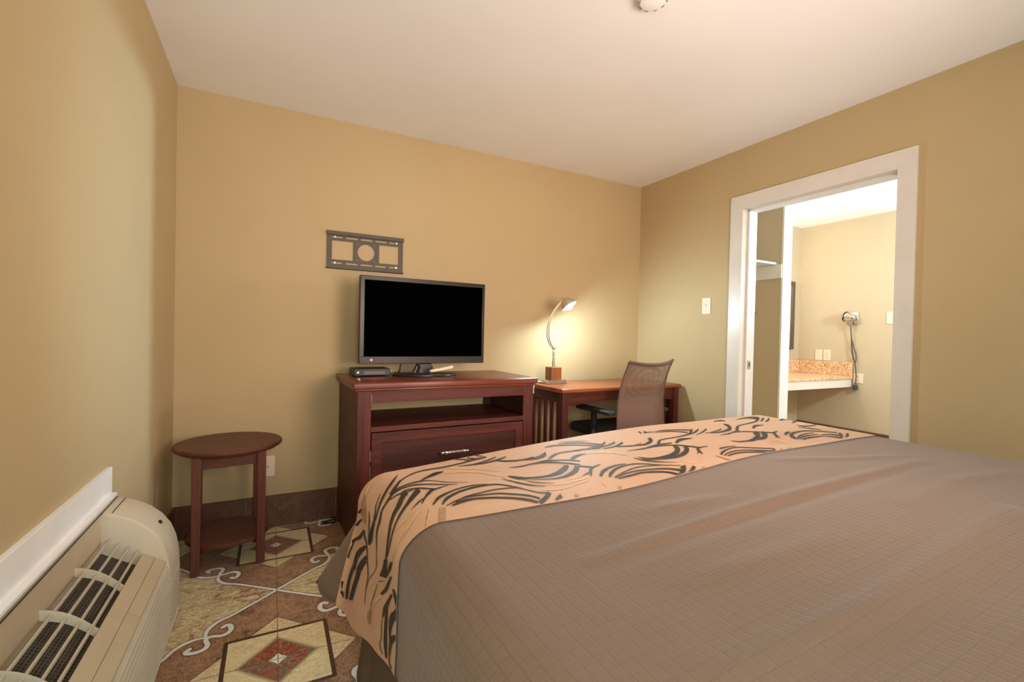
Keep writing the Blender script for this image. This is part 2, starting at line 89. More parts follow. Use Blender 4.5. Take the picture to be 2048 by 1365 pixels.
(1,[(2375,-1894,2366,-1899),(2388,-1883,2369,-1892),(2406,-1866,2372,-1883),(2426,-1848,2378,-1872),(2441,-1836,2386,-1860),(2446,-1832,2401,-1848),(2438,-1838,2428,-1830),(2429,-1842,2456,-1815),(2435,-1839,2474,-1808),(2447,-1834,2489,-1803),(2463,-1828,2501,-1800),(2482,-1821,2516,-1799),(2501,-1817,2530,-1798),(2521,-1813,2546,-1796),(2541,-1810,2564,-1796),(2561,-1809,2582,-1796),(2579,-1811,2599,-1799),(2595,-1816,2614,-1806),(2610,-1825,2628,-1815),(2623,-1835,2641,-1826),(2636,-1845,2653,-1836),(2649,-1856,2666,-1847),(2661,-1868,2678,-1860),(2672,-1879,2688,-1871),(2680,-1886,2696,-1879)]),
(1,[(2386,-1893,2383,-1890),(2395,-1888,2391,-1885),(2405,-1883,2404,-1877),(2414,-1878,2424,-1866),(2423,-1874,2444,-1857),(2438,-1869,2462,-1851),(2456,-1863,2480,-1846),(2475,-1857,2498,-1843),(2495,-1853,2515,-1840),(2516,-1850,2535,-1839),(2539,-1848,2555,-1839),(2560,-1847,2574,-1839),(2575,-1846,2587,-1840)]),
(1,[(2379,-1903,2393,-1891),(2388,-1899,2403,-1887),(2401,-1894,2418,-1881),(2415,-1889,2437,-1874),(2429,-1885,2454,-1869),(2444,-1882,2469,-1866),(2460,-1880,2484,-1865),(2476,-1878,2499,-1864),(2492,-1877,2513,-1865),(2510,-1876,2528,-1866),(2528,-1876,2542,-1868),(2544,-1877,2555,-1870),(2555,-1877,2564,-1872)]),
(1,[(2552,-1888,2563,-1882),(2561,-1889,2574,-1882),(2574,-1891,2589,-1883),(2587,-1894,2605,-1884),(2597,-1898,2619,-1887),(2604,-1905,2629,-1892),(2609,-1913,2638,-1898),(2613,-1920,2644,-1905),(2615,-1926,2649,-1909)]),
(1,[(2378,-1915,2406,-1897),(2386,-1913,2414,-1895),(2398,-1911,2425,-1894),(2411,-1909,2437,-1892),(2424,-1907,2450,-1891),(2437,-1906,2463,-1890),(2451,-1906,2477,-1890),(2466,-1906,2491,-1891),(2480,-1906,2505,-1892),(2496,-1906,2518,-1894),(2514,-1906,2531,-1896),(2529,-1907,2543,-1899),(2540,-1907,2551,-1901)]),
(1,[(2544,-1908,2553,-1903),(2547,-1913,2558,-1907),(2551,-1919,2565,-1912),(2555,-1927,2572,-1918),(2559,-1934,2579,-1924),(2561,-1940,2585,-1929),(2563,-1947,2590,-1934),(2565,-1953,2595,-1938),(2566,-1957,2598,-1941)]),
(1,[(2670,-1897,2704,-1884),(2657,-1905,2697,-1890),(2639,-1917,2687,-1899),(2622,-1927,2672,-1911),(2615,-1931,2649,-1925),(2616,-1931,2616,-1942),(2607,-1935,2592,-1953),(2594,-1940,2576,-1959),(2583,-1945,2567,-1963)]),
(1,[(2699,-1913,2730,-1904),(2689,-1918,2723,-1908),(2677,-1925,2713,-1915),(2670,-1929,2694,-1926),(2676,-1926,2663,-1941),(2673,-1928,2639,-1950),(2657,-1934,2625,-1953),(2640,-1940,2615,-1955),(2629,-1944,2608,-1957)]),
(1,[(1925,-1882,1944,-1865),(1934,-1880,1951,-1865),(1945,-1878,1962,-1865),(1959,-1877,1973,-1864),(1972,-1875,1985,-1864),(1985,-1874,1996,-1865),(1999,-1874,2008,-1867),(2012,-1874,2019,-1868),(2021,-1874,2027,-1869)]),
(1,[(1867,-1936,1864,-1933),(1872,-1933,1868,-1929),(1878,-1929,1875,-1923),(1882,-1927,1888,-1914),(1888,-1924,1902,-1906),(1898,-1918,1915,-1901),(1913,-1912,1929,-1896),(1929,-1906,1943,-1892),(1944,-1900,1957,-1889),(1958,-1897,1970,-1886),(1971,-1894,1983,-1884),(1984,-1892,1996,-1883),(1996,-1893,2008,-1883),(2005,-1895,2018,-1886),(2013,-1900,2025,-1891),(2021,-1906,2033,-1897),(2033,-1914,2045,-1906),(2051,-1926,2063,-1918),(2073,-1941,2085,-1932),(2094,-1955,2106,-1946),(2108,-1964,2121,-1956)]),
(1,[(1862,-1951,1870,-1942),(1869,-1948,1876,-1939),(1877,-1944,1885,-1935),(1886,-1940,1896,-1930),(1897,-1937,1908,-1926),(1909,-1933,1921,-1923),(1922,-1931,1934,-1920),(1936,-1928,1948,-1918),(1949,-1928,1962,-1918),(1961,-1928,1973,-1919),(1972,-1930,1984,-1921),(1982,-1933,1995,-1924),(1993,-1936,2005,-1928),(2002,-1941,2014,-1932),(2011,-1945,2024,-1936),(2019,-1951,2033,-1942),(2028,-1957,2043,-1948),(2039,-1965,2054,-1955),(2050,-1974,2066,-1963),(2061,-1982,2078,-1971),(2068,-1984,2086,-1976)]),
(1,[(1865,-1961,1874,-1952),(1872,-1959,1882,-1950),(1881,-1957,1893,-1946),(1892,-1955,1905,-1943),(1903,-1953,1918,-1941),(1914,-1953,1929,-1940),(1925,-1952,1941,-1940),(1937,-1952,1952,-1940),(1948,-1953,1963,-1942),(1959,-1955,1974,-1944),(1969,-1959,1984,-1948),(1979,-1963,1994,-1952),(1988,-1967,2004,-1956),(1997,-1972,2013,-1961),(2006,-1976,2022,-1965),(2013,-1981,2030,-1971),(2020,-1986,2037,-1976),(2025,-1986,2043,-1981),(2029,-1985,2047,-1985),(2032,-1985,2051,-1985),(2034,-1985,2054,-1985)]),
(1,[(2087,-1975,2119,-1960),(2081,-1980,2117,-1963),(2074,-1984,2114,-1968),(2069,-1984,2105,-1977),(2076,-1984,2083,-1984),(2080,-1982,2060,-1984),(2072,-1984,2047,-1985),(2062,-1984,2038,-1985),(2054,-1985,2033,-1985)]),
(1,[(2120,-1983,2145,-1975),(2115,-1983,2142,-1978),(2110,-1983,2137,-1982),(2108,-1983,2127,-1983),(2115,-1983,2107,-1983),(2114,-1983,2093,-1983),(2104,-1983,2084,-1984),(2094,-1983,2078,-1984),(2087,-1984,2073,-1984)]),
(2,[(2214,-1876,2220,-1873),(2225,-1877,2234,-1871),(2242,-1878,2254,-1869),(2258,-1880,2275,-1869),(2268,-1883,2287,-1871),(2270,-1890,2288,-1879),(2268,-1898,2281,-1890),(2264,-1907,2274,-1901),(2261,-1912,2269,-1908)]),
(2,[(2192,-1897,2197,-1894),(2202,-1899,2210,-1894),(2217,-1902,2228,-1894),(2231,-1905,2246,-1896),(2242,-1909,2259,-1899),(2245,-1915,2260,-1906),(2244,-1921,2256,-1915),(2242,-1928,2250,-1923),(2240,-1932,2246,-1929)]),
(3,[(2175,-1981,2201,-1971),(2172,-1981,2198,-1974),(2167,-1982,2193,-1978),(2162,-1982,2188,-1981),(2157,-1982,2183,-1981),(2154,-1982,2180,-1981)]),
(1,[(786,-1668,787,-1655),(790,-1665,791,-1652),(796,-1659,797,-1647),(804,-1652,805,-1640),(811,-1646,812,-1634),(819,-1641,821,-1627),(827,-1634,830,-1620),(837,-1628,839,-1614),(846,-1624,848,-1610),(854,-1622,857,-1607),(862,-1620,865,-1606),(870,-1620,873,-1605),(877,-1620,881,-1606),(884,-1620,888,-1606),(891,-1619,894,-1607),(898,-1620,901,-1611),(906,-1626,909,-1619),(916,-1639,918,-1632),(926,-1657,928,-1651),(936,-1675,939,-1669),(947,-1691,949,-1685),(960,-1704,962,-1699),(974,-1715,975,-1711),(986,-1724,988,-1721),(995,-1731,996,-1728)]),
(1,[(879,-1614,880,-1608),(885,-1610,887,-1601),(893,-1604,896,-1591),(903,-1598,906,-1580),(912,-1592,916,-1570),(920,-1588,925,-1561),(927,-1585,934,-1552),(935,-1581,943,-1544),(943,-1577,952,-1539),(952,-1571,961,-1537),(963,-1565,970,-1539),(973,-1558,977,-1542),(980,-1554,982,-1544)]),
(1,[(777,-1680,777,-1670),(782,-1678,782,-1669),(789,-1675,790,-1664),(797,-1670,798,-1659),(806,-1666,808,-1654),(815,-1662,817,-1649),(825,-1657,828,-1642),(837,-1651,840,-1637),(848,-1649,851,-1635),(858,-1651,861,-1637),(867,-1656,871,-1643),(877,-1663,880,-1651),(887,-1670,890,-1660),(896,-1679,900,-1669),(906,-1689,910,-1679),(916,-1699,919,-1690),(926,-1708,929,-1700),(936,-1716,939,-1709),(947,-1723,949,-1717),(956,-1729,958,-1725),(963,-1733,964,-1730)]),
(1,[(780,-1680,778,-1654),(785,-1670,783,-1646),(793,-1653,791,-1631),(802,-1632,801,-1613),(812,-1611,812,-1594),(822,-1591,822,-1576),(833,-1570,834,-1555),(845,-1551,846,-1538),(857,-1534,858,-1523),(869,-1521,871,-1510),(882,-1511,883,-1499),(894,-1503,896,-1491),(906,-1497,909,-1485),(919,-1494,921,-1481),(931,-1493,934,-1480),(943,-1494,946,-1480),(955,-1495,958,-1481),(965,-1496,969,-1482),(975,-1499,979,-1485),(985,-1501,989,-1487),(998,-1502,1002,-1488),(1013,-1502,1017,-1488),(1031,-1501,1035,-1487),(1048,-1499,1053,-1485),(1065,-1497,1069,-1483),(1078,-1495,1083,-1479),(1090,-1492,1096,-1474),(1101,-1490,1108,-1469),(1114,-1487,1121,-1466),(1129,-1485,1136,-1465),(1145,-1483,1151,-1465),(1160,-1481,1166,-1466),(1171,-1479,1175,-1467)]),
(1,[(1066,-1436,1072,-1421),(1077,-1444,1081,-1433),(1085,-1451,1090,-1441),(1092,-1459,1097,-1448),(1098,-1466,1103,-1456),(1102,-1473,1107,-1462),(1105,-1478,1110,-1466)]),
(1,[(1109,-1445,1114,-1434),(1118,-1459,1124,-1447),(1125,-1472,1132,-1459),(1130,-1481,1137,-1467)]),
(1,[(1146,-1436,1151,-1424),(1152,-1444,1156,-1435),(1159,-1451,1162,-1443),(1163,-1456,1166,-1450),(1167,-1460,1170,-1455)]),
(1,[(1204,-1491,1201,-1500),(1196,-1494,1193,-1505),(1186,-1499,1181,-1511),(1173,-1504,1168,-1518),(1160,-1509,1155,-1524),(1146,-1514,1140,-1530),(1131,-1519,1125,-1535),(1115,-1523,1110,-1538),(1100,-1525,1095,-1539),(1085,-1524,1081,-1537),(1069,-1522,1066,-1531),(1055,-1519,1053,-1525),(1046,-1516,1044,-1521)]),
(1,[(1235,-1510,1230,-1522),(1227,-1513,1222,-1526),(1217,-1516,1211,-1532),(1205,-1520,1198,-1538),(1192,-1524,1184,-1543),(1178,-1528,1171,-1546),(1163,-1532,1156,-1549),(1147,-1535,1142,-1550),(1133,-1537,1128,-1550),(1117,-1536,1113,-1547),(1101,-1533,1098,-1542),(1087,-1530,1085,-1536),(1077,-1528,1076,-1533)]),
(1,[(1178,-1539,1182,-1531),(1182,-1547,1187,-1537),(1188,-1558,1195,-1545),(1195,-1571,1204,-1554),(1204,-1580,1213,-1562),(1214,-1586,1223,-1568),(1227,-1591,1235,-1575),(1240,-1595,1247,-1581),(1253,-1599,1259,-1586),(1265,-1605,1272,-1592),(1277,-1612,1284,-1598),(1288,-1620,1298,-1599),(1298,-1626,1315,-1593),(1307,-1628,1329,-1587),(1319,-1624,1342,-1579),(1332,-1616,1353,-1571),(1344,-1609,1360,-1566),(1358,-1594,1362,-1565),(1369,-1575,1365,-1564),(1375,-1563,1370,-1558),(1378,-1556,1375,-1552)]),
(1,[(1227,-1595,1229,-1591),(1234,-1596,1237,-1590),(1243,-1597,1247,-1590),(1254,-1599,1258,-1590),(1264,-1600,1269,-1590),(1274,-1601,1279,-1591),(1284,-1601,1290,-1589),(1294,-1600,1302,-1583),(1302,-1597,1311,-1579)]),
(1,[(1176,-1657,1178,-1653),(1182,-1660,1185,-1654),(1192,-1664,1196,-1656),(1203,-1668,1207,-1658),(1213,-1671,1219,-1659),(1224,-1671,1229,-1659),(1234,-1669,1240,-1657),(1245,-1668,1251,-1656),(1256,-1669,1263,-1656),(1267,-1671,1274,-1657),(1278,-1673,1285,-1660),(1289,-1678,1296,-1666),(1300,-1685,1307,-1675),(1311,-1697,1317,-1688),(1323,-1711,1328,-1703),(1333,-1726,1339,-1718),(1343,-1739,1350,-1728),(1352,-1750,1361,-1737),(1361,-1761,1371,-1748),(1369,-1771,1378,-1759),(1374,-1778,1382,-1767)]),
(1,[(1235,-1665,1238,-1659),(1244,-1665,1247,-1658),(1256,-1665,1260,-1656),(1269,-1665,1274,-1655),(1281,-1665,1287,-1655),(1291,-1666,1296,-1656),(1299,-1667,1303,-1658),(1306,-1670,1311,-1661),(1315,-1675,1320,-1666),(1325,-1684,1331,-1672),(1337,-1693,1349,-1674),(1355,-1694,1365,-1680),(1369,-1700,1377,-1689),(1380,-1710,1387,-1700),(1390,-1721,1397,-1711),(1398,-1731,1404,-1722),(1403,-1738,1410,-1729)]),
(1,[(1319,-1674,1321,-1665),(1323,-1671,1327,-1656),(1332,-1661,1344,-1634),(1347,-1644,1356,-1622),(1357,-1637,1367,-1612),(1368,-1629,1378,-1605),(1379,-1620,1389,-1599),(1391,-1612,1400,-1595),(1404,-1607,1411,-1593),(1416,-1605,1424,-1592),(1429,-1606,1437,-1593),(1441,-1608,1449,-1595),(1452,-1611,1461,-1598),(1463,-1613,1471,-1601),(1472,-1617,1481,-1605),(1480,-1621,1489,-1608),(1486,-1624,1495,-1611)]),
(1,[(1125,-1742,1129,-1736),(1127,-1751,1133,-1741),(1129,-1765,1139,-1748),(1132,-1779,1146,-1757),(1136,-1791,1151,-1765),(1143,-1797,1157,-1773),(1151,-1802,1163,-1782),(1159,-1805,1168,-1790),(1165,-1808,1172,-1796)]),
(1,[(1150,-1791,1157,-1779),(1157,-1795,1163,-1783),(1166,-1801,1173,-1788),(1176,-1807,1183,-1794),(1186,-1812,1194,-1798),(1197,-1816,1205,-1801),(1208,-1819,1217,-1803),(1219,-1822,1229,-1804),(1229,-1823,1241,-1803),(1240,-1824,1253,-1799),(1250,-1824,1265,-1794),(1260,-1823,1277,-1788),(1270,-1820,1288,-1782),(1282,-1814,1299,-1774),(1294,-1807,1310,-1767),(1305,-1799,1319,-1759),(1316,-1791,1325,-1755),(1327,-1780,1326,-1754),(1336,-1768,1325,-1756),(1341,-1761,1326,-1754),(1342,-1759,1328,-1750)]),
(1,[(1164,-1816,1166,-1812),(1171,-1821,1173,-1817),(1181,-1828,1184,-1823),(1193,-1835,1196,-1830),(1203,-1842,1207,-1835),(1213,-1846,1217,-1839),(1222,-1850,1227,-1842),(1231,-1853,1236,-1844),(1240,-1855,1246,-1844),(1249,-1856,1257,-1843),(1259,-1857,1268,-1840),(1268,-1856,1279,-1836),(1278,-1854,1290,-1831),(1288,-1851,1301,-1824),(1299,-1847,1313,-1816),(1310,-1841,1324,-1808),(1322,-1834,1333,-1801),(1335,-1823,1339,-1795),(1347,-1811,1344,-1789),(1354,-1802,1350,-1782),(1359,-1797,1355,-1775)]),
(1,[(1098,-1756,1100,-1752),(1100,-1768,1103,-1763),(1104,-1785,1108,-1778),(1109,-1803,1114,-1795),(1114,-1820,1120,-1810),(1120,-1834,1126,-1824),(1126,-1847,1132,-1838),(1132,-1859,1138,-1851),(1139,-1870,1144,-1862),(1147,-1878,1151,-1872),(1156,-1885,1159,-1880),(1164,-1891,1167,-1887),(1170,-1895,1172,-1892)]),
(1,[(1145,-1813,1147,-1809),(1148,-1820,1150,-1816),(1152,-1830,1155,-1825),(1157,-1841,1161,-1835),(1163,-1851,1167,-1845),(1172,-1861,1176,-1855),(1184,-1871,1187,-1867),(1195,-1880,1197,-1877),(1202,-1886,1204,-1884)]),
(1,[(840,-1879,839,-1873),(845,-1872,844,-1863),(853,-1860,852,-1849),(861,-1848,861,-1832),(869,-1837,871,-1818),(878,-1828,881,-1808),(888,-1819,891,-1801),(898,-1811,901,-1795),(908,-1803,911,-1789),(919,-1796,922,-1783),(929,-1789,933,-1777),(940,-1784,944,-1773),(951,-1780,955,-1769),(962,-1777,966,-1766),(974,-1776,977,-1765),(985,-1775,989,-1764),(996,-1775,1000,-1765),(1007,-1776,1011,-1767),(1018,-1779,1021,-1772),(1028,-1782,1031,-1776),(1035,-1784,1038,-1779)]),
(1,[(861,-1891,860,-1885),(865,-1884,864,-1877),(871,-1875,870,-1865),(878,-1866,877,-1851),(885,-1857,886,-1838),(893,-1849,896,-1827),(903,-1839,907,-1819),(914,-1830,918,-1811),(924,-1822,929,-1804),(935,-1816,939,-1798),(945,-1811,950,-1794),(955,-1807,960,-1790),(966,-1803,972,-1787),(978,-1801,983,-1784),(990,-1798,996,-1783),(1003,-1797,1008,-1782),(1015,-1797,1020,-1782),(1026,-1797,1032,-1783),(1037,-1798,1043,-1785),(1048,-1800,1053,-1789),(1057,-1805,1062,-1795),(1065,-1813,1070,-1803),(1072,-1822,1077,-1813),(1078,-1833,1084,-1825),(1085,-1845,1090,-1837),(1091,-1859,1096,-1851),(1097,-1874,1102,-1867),(1103,-1888,1107,-1882),(1108,-1901,1112,-1895),(1113,-1912,1117,-1905),(1117,-1921,1121,-1915),(1121,-1929,1125,-1922),(1126,-1936,1130,-1929),(1132,-1941,1136,-1934),(1139,-1944,1142,-1938),(1145,-1947,1148,-1941),(1149,-1949,1152,-1944)]),
(1,[(899,-1888,900,-1880),(904,-1883,906,-1875),(912,-1877,914,-1869),(921,-1871,923,-1862),(930,-1866,932,-1856),(938,-1862,941,-1852),(947,-1860,950,-1850),(957,-1858,960,-1848),(968,-1855,971,-1846),(980,-1853,984,-1844),(994,-1851,998,-1842),(1009,-1849,1012,-1840),(1022,-1848,1025,-1839),(1034,-1848,1037,-1840),(1045,-1849,1048,-1841),(1055,-1851,1059,-1843),(1065,-1854,1069,-1846),(1075,-1857,1079,-1850),(1086,-1862,1089,-1856),(1094,-1866,1097,-1861),(1101,-1870,1103,-1864)]),
(1,[(867,-1901,867,-1898),(873,-1898,874,-1893),(882,-1892,883,-1886),(892,-1886,893,-1878),(901,-1881,904,-1872),(911,-1877,913,-1867),(920,-1873,923,-1863),(930,-1870,933,-1860),(940,-1868,943,-1858),(950,-1868,953,-1858),(960,-1869,964,-1859),(970,-1871,974,-1861),(980,-1873,984,-1863),(990,-1875,995,-1865),(1001,-1877,1005,-1867),(1010,-1880,1015,-1869),(1020,-1883,1025,-1873),(1028,-1888,1034,-1878),(1036,-1894,1042,-1884),(1044,-1901,1050,-1890),(1052,-1908,1058,-1898),(1061,-1915,1067,-1905),(1070,-1924,1076,-1914),(1078,-1932,1084,-1922),(1085,-1941,1092,-1931),(1091,-1950,1097,-1941),(1095,-1961,1102,-1951),(1099,-1969,1106,-1960),(1101,-1976,1108,-1966)]),
(1,[(880,-1911,881,-1902),(885,-1909,887,-1898),(892,-1906,895,-1891),(900,-1903,904,-1885),(908,-1900,914,-1880),(917,-1898,923,-1877),(927,-1895,933,-1876),(937,-1893,942,-1877),(946,-1893,952,-1878),(955,-1894,961,-1880),(964,-1897,970,-1883),(972,-1900,978,-1887),(981,-1903,987,-1891),(990,-1907,996,-1894),(999,-1911,1005,-1899),(1008,-1916,1014,-1904),(1016,-1921,1022,-1909),(1024,-1927,1031,-1914),(1032,-1933,1039,-1921),(1040,-1940,1047,-1927),(1047,-1946,1054,-1933),(1053,-1953,1061,-1939),(1058,-1959,1067,-1945),(1063,-1966,1072,-1951),(1067,-1972,1077,-1957),(1072,-1979,1082,-1965),(1076,-1987,1085,-1973),(1079,-1993,1089,-1981),(1082,-1998,1091,-1986)]),
(1,[(1150,-1934,1150,-1957),(1144,-1940,1144,-1962),(1137,-1949,1137,-1969),(1129,-1957,1128,-1978),(1122,-1964,1118,-1986),(1114,-1970,1109,-1993),(1106,-1976,1100,-2000),(1098,-1982,1091,-2005),(1092,-1985,1086,-2005)]),
(1,[(1171,-1967,1162,-1994),(1166,-1972,1158,-1995),(1158,-1978,1152,-1998),(1149,-1985,1145,-2000),(1142,-1991,1138,-2003),(1137,-1995,1134,-2004)]),
(1,[(818,-1854,817,-1849),(821,-1847,820,-1842),(826,-1837,825,-1830),(833,-1824,831,-1816),(839,-1812,839,-1800),(847,-1799,847,-1784),(856,-1785,856,-1767),(865,-1773,866,-1749),(872,-1762,875,-1736),(877,-1756,882,-1729),(882,-1751,887,-1728),(887,-1747,891,-1729),(894,-1742,897,-1729),(904,-1737,907,-1726),(916,-1732,918,-1724),(927,-1728,929,-1722),(936,-1724,937,-1720)]),
(1,[(788,-1861,788,-1858),(793,-1857,793,-1854),(800,-1851,800,-1846),(809,-1843,809,-1835),(816,-1835,816,-1825),(822,-1828,823,-1818),(827,-1822,828,-1812),(831,-1817,833,-1808),(835,-1814,836,-1805)]),
(1,[(797,-1704,797,-1698),(800,-1703,801,-1696),(805,-1699,806,-1691),(812,-1696,813,-1685),(819,-1694,821,-1681),(826,-1693,830,-1678),(836,-1693,839,-1678),(845,-1695,849,-1680),(854,-1700,858,-1685),(863,-1709,868,-1695),(873,-1721,877,-1709),(882,-1732,886,-1721),(888,-1740,892,-1729)]),
(3,[(848,-1902,862,-1909),(842,-1917,857,-1924),(835,-1938,850,-1945),(827,-1960,842,-1967),(821,-1977,836,-1985),(817,-1987,832,-1988)]),
(1,[(819,-1904,820,-1906),(816,-1912,816,-1914),(811,-1923,812,-1924),(807,-1934,807,-1935),(802,-1944,803,-1946),(798,-1955,798,-1957),(793,-1967,793,-1968),(788,-1977,789,-1978),(786,-1983,786,-1984)]),
(2,[(972,-1576,973,-1571),(979,-1580,981,-1573),(990,-1585,993,-1574),(1002,-1591,1007,-1578),(1014,-1599,1020,-1583),(1027,-1608,1033,-1592),(1040,-1617,1046,-1602),(1053,-1628,1059,-1614),(1065,-1642,1071,-1629),(1075,-1660,1081,-1648),(1084,-1681,1090,-1670),(1092,-1702,1098,-1691),(1099,-1718,1105,-1708),(1105,-1729,1110,-1721),(1111,-1738,1115,-1731),(1115,-1744,1118,-1739),(1118,-1748,1120,-1745)]),
(2,[(1140,-1918,1141,-1915),(1149,-1923,1151,-1918),(1162,-1930,1166,-1922),(1176,-1936,1182,-1926),(1191,-1940,1197,-1929),(1205,-1941,1211,-1931),(1221,-1939,1225,-1931),(1235,-1936,1238,-1931),(1245,-1934,1247,-1931)]),
(2,[(1174,-1889,1175,-1886),(1184,-1893,1186,-1889),(1198,-1899,1202,-1892),(1214,-1905,1219,-1896),(1229,-1908,1235,-1899),(1242,-1909,1248,-1900),(1256,-1907,1260,-1900),(1269,-1905,1271,-1900),(1277,-1903,1279,-1900)]),
(2,[(985,-1508,986,-1503),(995,-1516,997,-1510),(1009,-1527,1012,-1519),(1024,-1541,1028,-1530),(1038,-1554,1043,-1541),(1051,-1567,1056,-1554),(1062,-1581,1068,-1568),(1074,-1596,1079,-1583),(1086,-1611,1091,-1599),(1099,-1630,1104,-1620),(1113,-1651,1116,-1644),(1125,-1670,1128,-1665),(1134,-1683,1136,-1679)]),
(1,[(847,-1473,847,-1476),(841,-1484,841,-1491),(831,-1501,832,-1513),(820,-1522,821,-1540),(811,-1541,812,-1562),(802,-1559,803,-1581),(793,-1575,794,-1597),(784,-1590,785,-1611),(776,-1604,778,-1623),(769,-1615,771,-1634),(762,-1625,764,-1644),(755,-1635,757,-1653),(749,-1644,751,-1661),(743,-1652,745,-1669),(737,-1661,739,-1676),(731,-1669,733,-1683),(725,-1676,727,-1689),(719,-1683,721,-1695),(712,-1689,714,-1701),(706,-1694,708,-1704),(702,-1697,703,-1706)]),
(1,[(836,-1545,836,-1560),(829,-1559,830,-1575),(820,-1578,821,-1597),(811,-1597,812,-1619),(804,-1613,805,-1635),(797,-1627,799,-1648),(791,-1640,793,-1660),(786,-1652,787,-1671),(780,-1662,782,-1680),(775,-1670,776,-1687),(770,-1676,770,-1693),(764,-1682,765,-1698),(758,-1688,759,-1703),(752,-1694,753,-1707),(746,-1699,747,-1711),(740,-1704,741,-1715),(734,-1709,735,-1720),(728,-1715,730,-1727),(722,-1722,725,-1736),(716,-1728,720,-1745),(711,-1733,714,-1752),(705,-1735,709,-1755),(700,-1736,703,-1755),(694,-1737,697,-1754),(688,-1737,692,-1753),(683,-1737,686,-1753),(678,-1737,682,-1752),(673,-1737,676,-1752),(667,-1738,670,-1751),(659,-1740,662,-1751),(652,-1743,654,-1754),(643,-1747,645,-1756),(634,-1750,636,-1758),(622,-1752,624,-1759),(609,-1755,611,-1761),(597,-1757,598,-1763),(588,-1759,590,-1764)]),
(1,[(788,-1658,788,-1667),(784,-1665,785,-1674),(779,-1674,779,-1683),(773,-1683,773,-1692),(767,-1689,768,-1698),(762,-1693,762,-1703),(756,-1695,756,-1705),(750,-1697,750,-1707),(744,-1699,745,-1709),(739,-1703,739,-1712),(733,-1708,734,-1716),(728,-1712,729,-1719),(725,-1715,726,-1721)]),
(1,[(817,-1692,814,-1733),(814,-1696,811,-1737),(809,-1701,807,-1742),(803,-1708,803,-1747),(797,-1718,799,-1754),(791,-1731,794,-1763),(784,-1744,788,-1775),(778,-1757,782,-1788),(772,-1768,776,-1798),(767,-1776,770,-1805),(761,-1784,764,-1810),(755,-1790,758,-1815),(749,-1797,752,-1820),(744,-1804,747,-1825),(739,-1811,742,-1831),(733,-1818,737,-1836),(727,-1826,731,-1843),(721,-1833,726,-1850),(715,-1842,720,-1858),(709,-1849,713,-1865),(702,-1855,707,-1871),(695,-1860,699,-1876),(687,-1864,692,-1879),(678,-1865,683,-1880),(668,-1864,673,-1879),(658,-1863,663,-1877),(649,-1862,653,-1876),(640,-1861,644,-1875),(631,-1859,636,-1874),(622,-1857,628,-1875),(613,-1853,621,-1877),(605,-1850,615,-1879),(600,-1848,610,-1880)]),
(1,[(853,-1684,850,-1733),(849,-1690,846,-1738),(844,-1699,842,-1746),(837,-1712,836,-1756),(828,-1729,828,-1769),(818,-1750,818,-1785),(807,-1771,808,-1800),(797,-1789,798,-1812),(789,-1803,790,-1822),(781,-1813,782,-1829),(774,-1821,776,-1836),(768,-1828,769,-1842),(761,-1834,763,-1848),(755,-1840,757,-1853),(750,-1846,751,-1857),(744,-1852,745,-1862),(738,-1857,740,-1866),(732,-1863,734,-1871),(726,-1868,728,-1877),(721,-1873,723,-1882),(715,-1878,717,-1886),(709,-1882,711,-1890),(702,-1886,705,-1894),(696,-1888,698,-1897),(688,-1890,691,-1898),(678,-1888,681,-1897),(666,-1884,669,-1893),(656,-1879,659,-1888),(649,-1876,651,-1885)]),
(1,[(769,-1702,769,-1695),(773,-1703,773,-1695),(779,-1703,779,-1695),(785,-1703,786,-1694),(791,-1704,792,-1694),(795,-1706,797,-1696),(799,-1709,801,-1699),(804,-1712,805,-1702),(808,-1714,810,-1704),(814,-1714,816,-1705),(822,-1712,823,-1703),(829,-1707,830,-1699),(834,-1705,835,-1697)]),
(1,[(706,-1596,707,-1600),(703,-1603,704,-1609),(698,-1612,700,-1620),(691,-1620,694,-1631),(685,-1626,688,-1640),(678,-1629,681,-1642),(669,-1628,672,-1640),(661,-1629,663,-1639),(652,-1631,654,-1638),(644,-1636,645,-1642),(635,-1642,636,-1647),(627,-1647,628,-1652),(621,-1652,622,-1655)]),
(1,[(764,-1592,764,-1595),(758,-1601,759,-1605),(750,-1612,751,-1618),(741,-1623,742,-1629),(734,-1631,735,-1639),(729,-1638,731,-1647),(726,-1645,728,-1654),(723,-1652,725,-1662),(719,-1659,721,-1671),(713,-1667,716,-1681),(706,-1673,709,-1691),(698,-1678,703,-1699),(691,-1678,696,-1705),(683,-1674,689,-1706),(675,-1665,682,-1705),(666,-1655,674,-1701),(658,-1649,667,-1699),(650,-1643,661,-1696),(642,-1639,654,-1696),(636,-1638,648,-1694),(631,-1637,642,-1691),(627,-1639,636,-1686),(623,-1644,631,-1679),(621,-1648,626,-1673),(619,-1651,623,-1669)]),
(1,[(638,-1551,645,-1573),(636,-1556,643,-1579),(632,-1562,639,-1586),(628,-1571,635,-1594),(624,-1581,631,-1602),(621,-1592,628,-1611),(619,-1604,624,-1620),(616,-1615,620,-1629),(612,-1624,615,-1636),(606,-1631,609,-1642),(599,-1636,602,-1646),(592,-1640,594,-1650),(584,-1645,586,-1654),(575,-1652,577,-1660),(566,-1659,567,-1666),(557,-1666,558,-1671),(551,-1670,552,-1674)]),
(1,[(688,-1494,690,-1507),(682,-1481,685,-1503),(672,-1461,678,-1494),(658,-1436,667,-1479)]),
(1,[(659,-1504,663,-1529),(650,-1486,655,-1513),(635,-1458,642,-1491),(622,-1439,627,-1469),(607,-1417,615,-1451)]),
(1,[(637,-1551,639,-1563),(630,-1541,634,-1561),(621,-1529,628,-1559),(612,-1515,620,-1554),(604,-1502,610,-1543),(597,-1490,600,-1523),(590,-1475,590,-1500),(581,-1457,581,-1480),(571,-1437,572,-1461),(562,-1430,560,-1439)]),
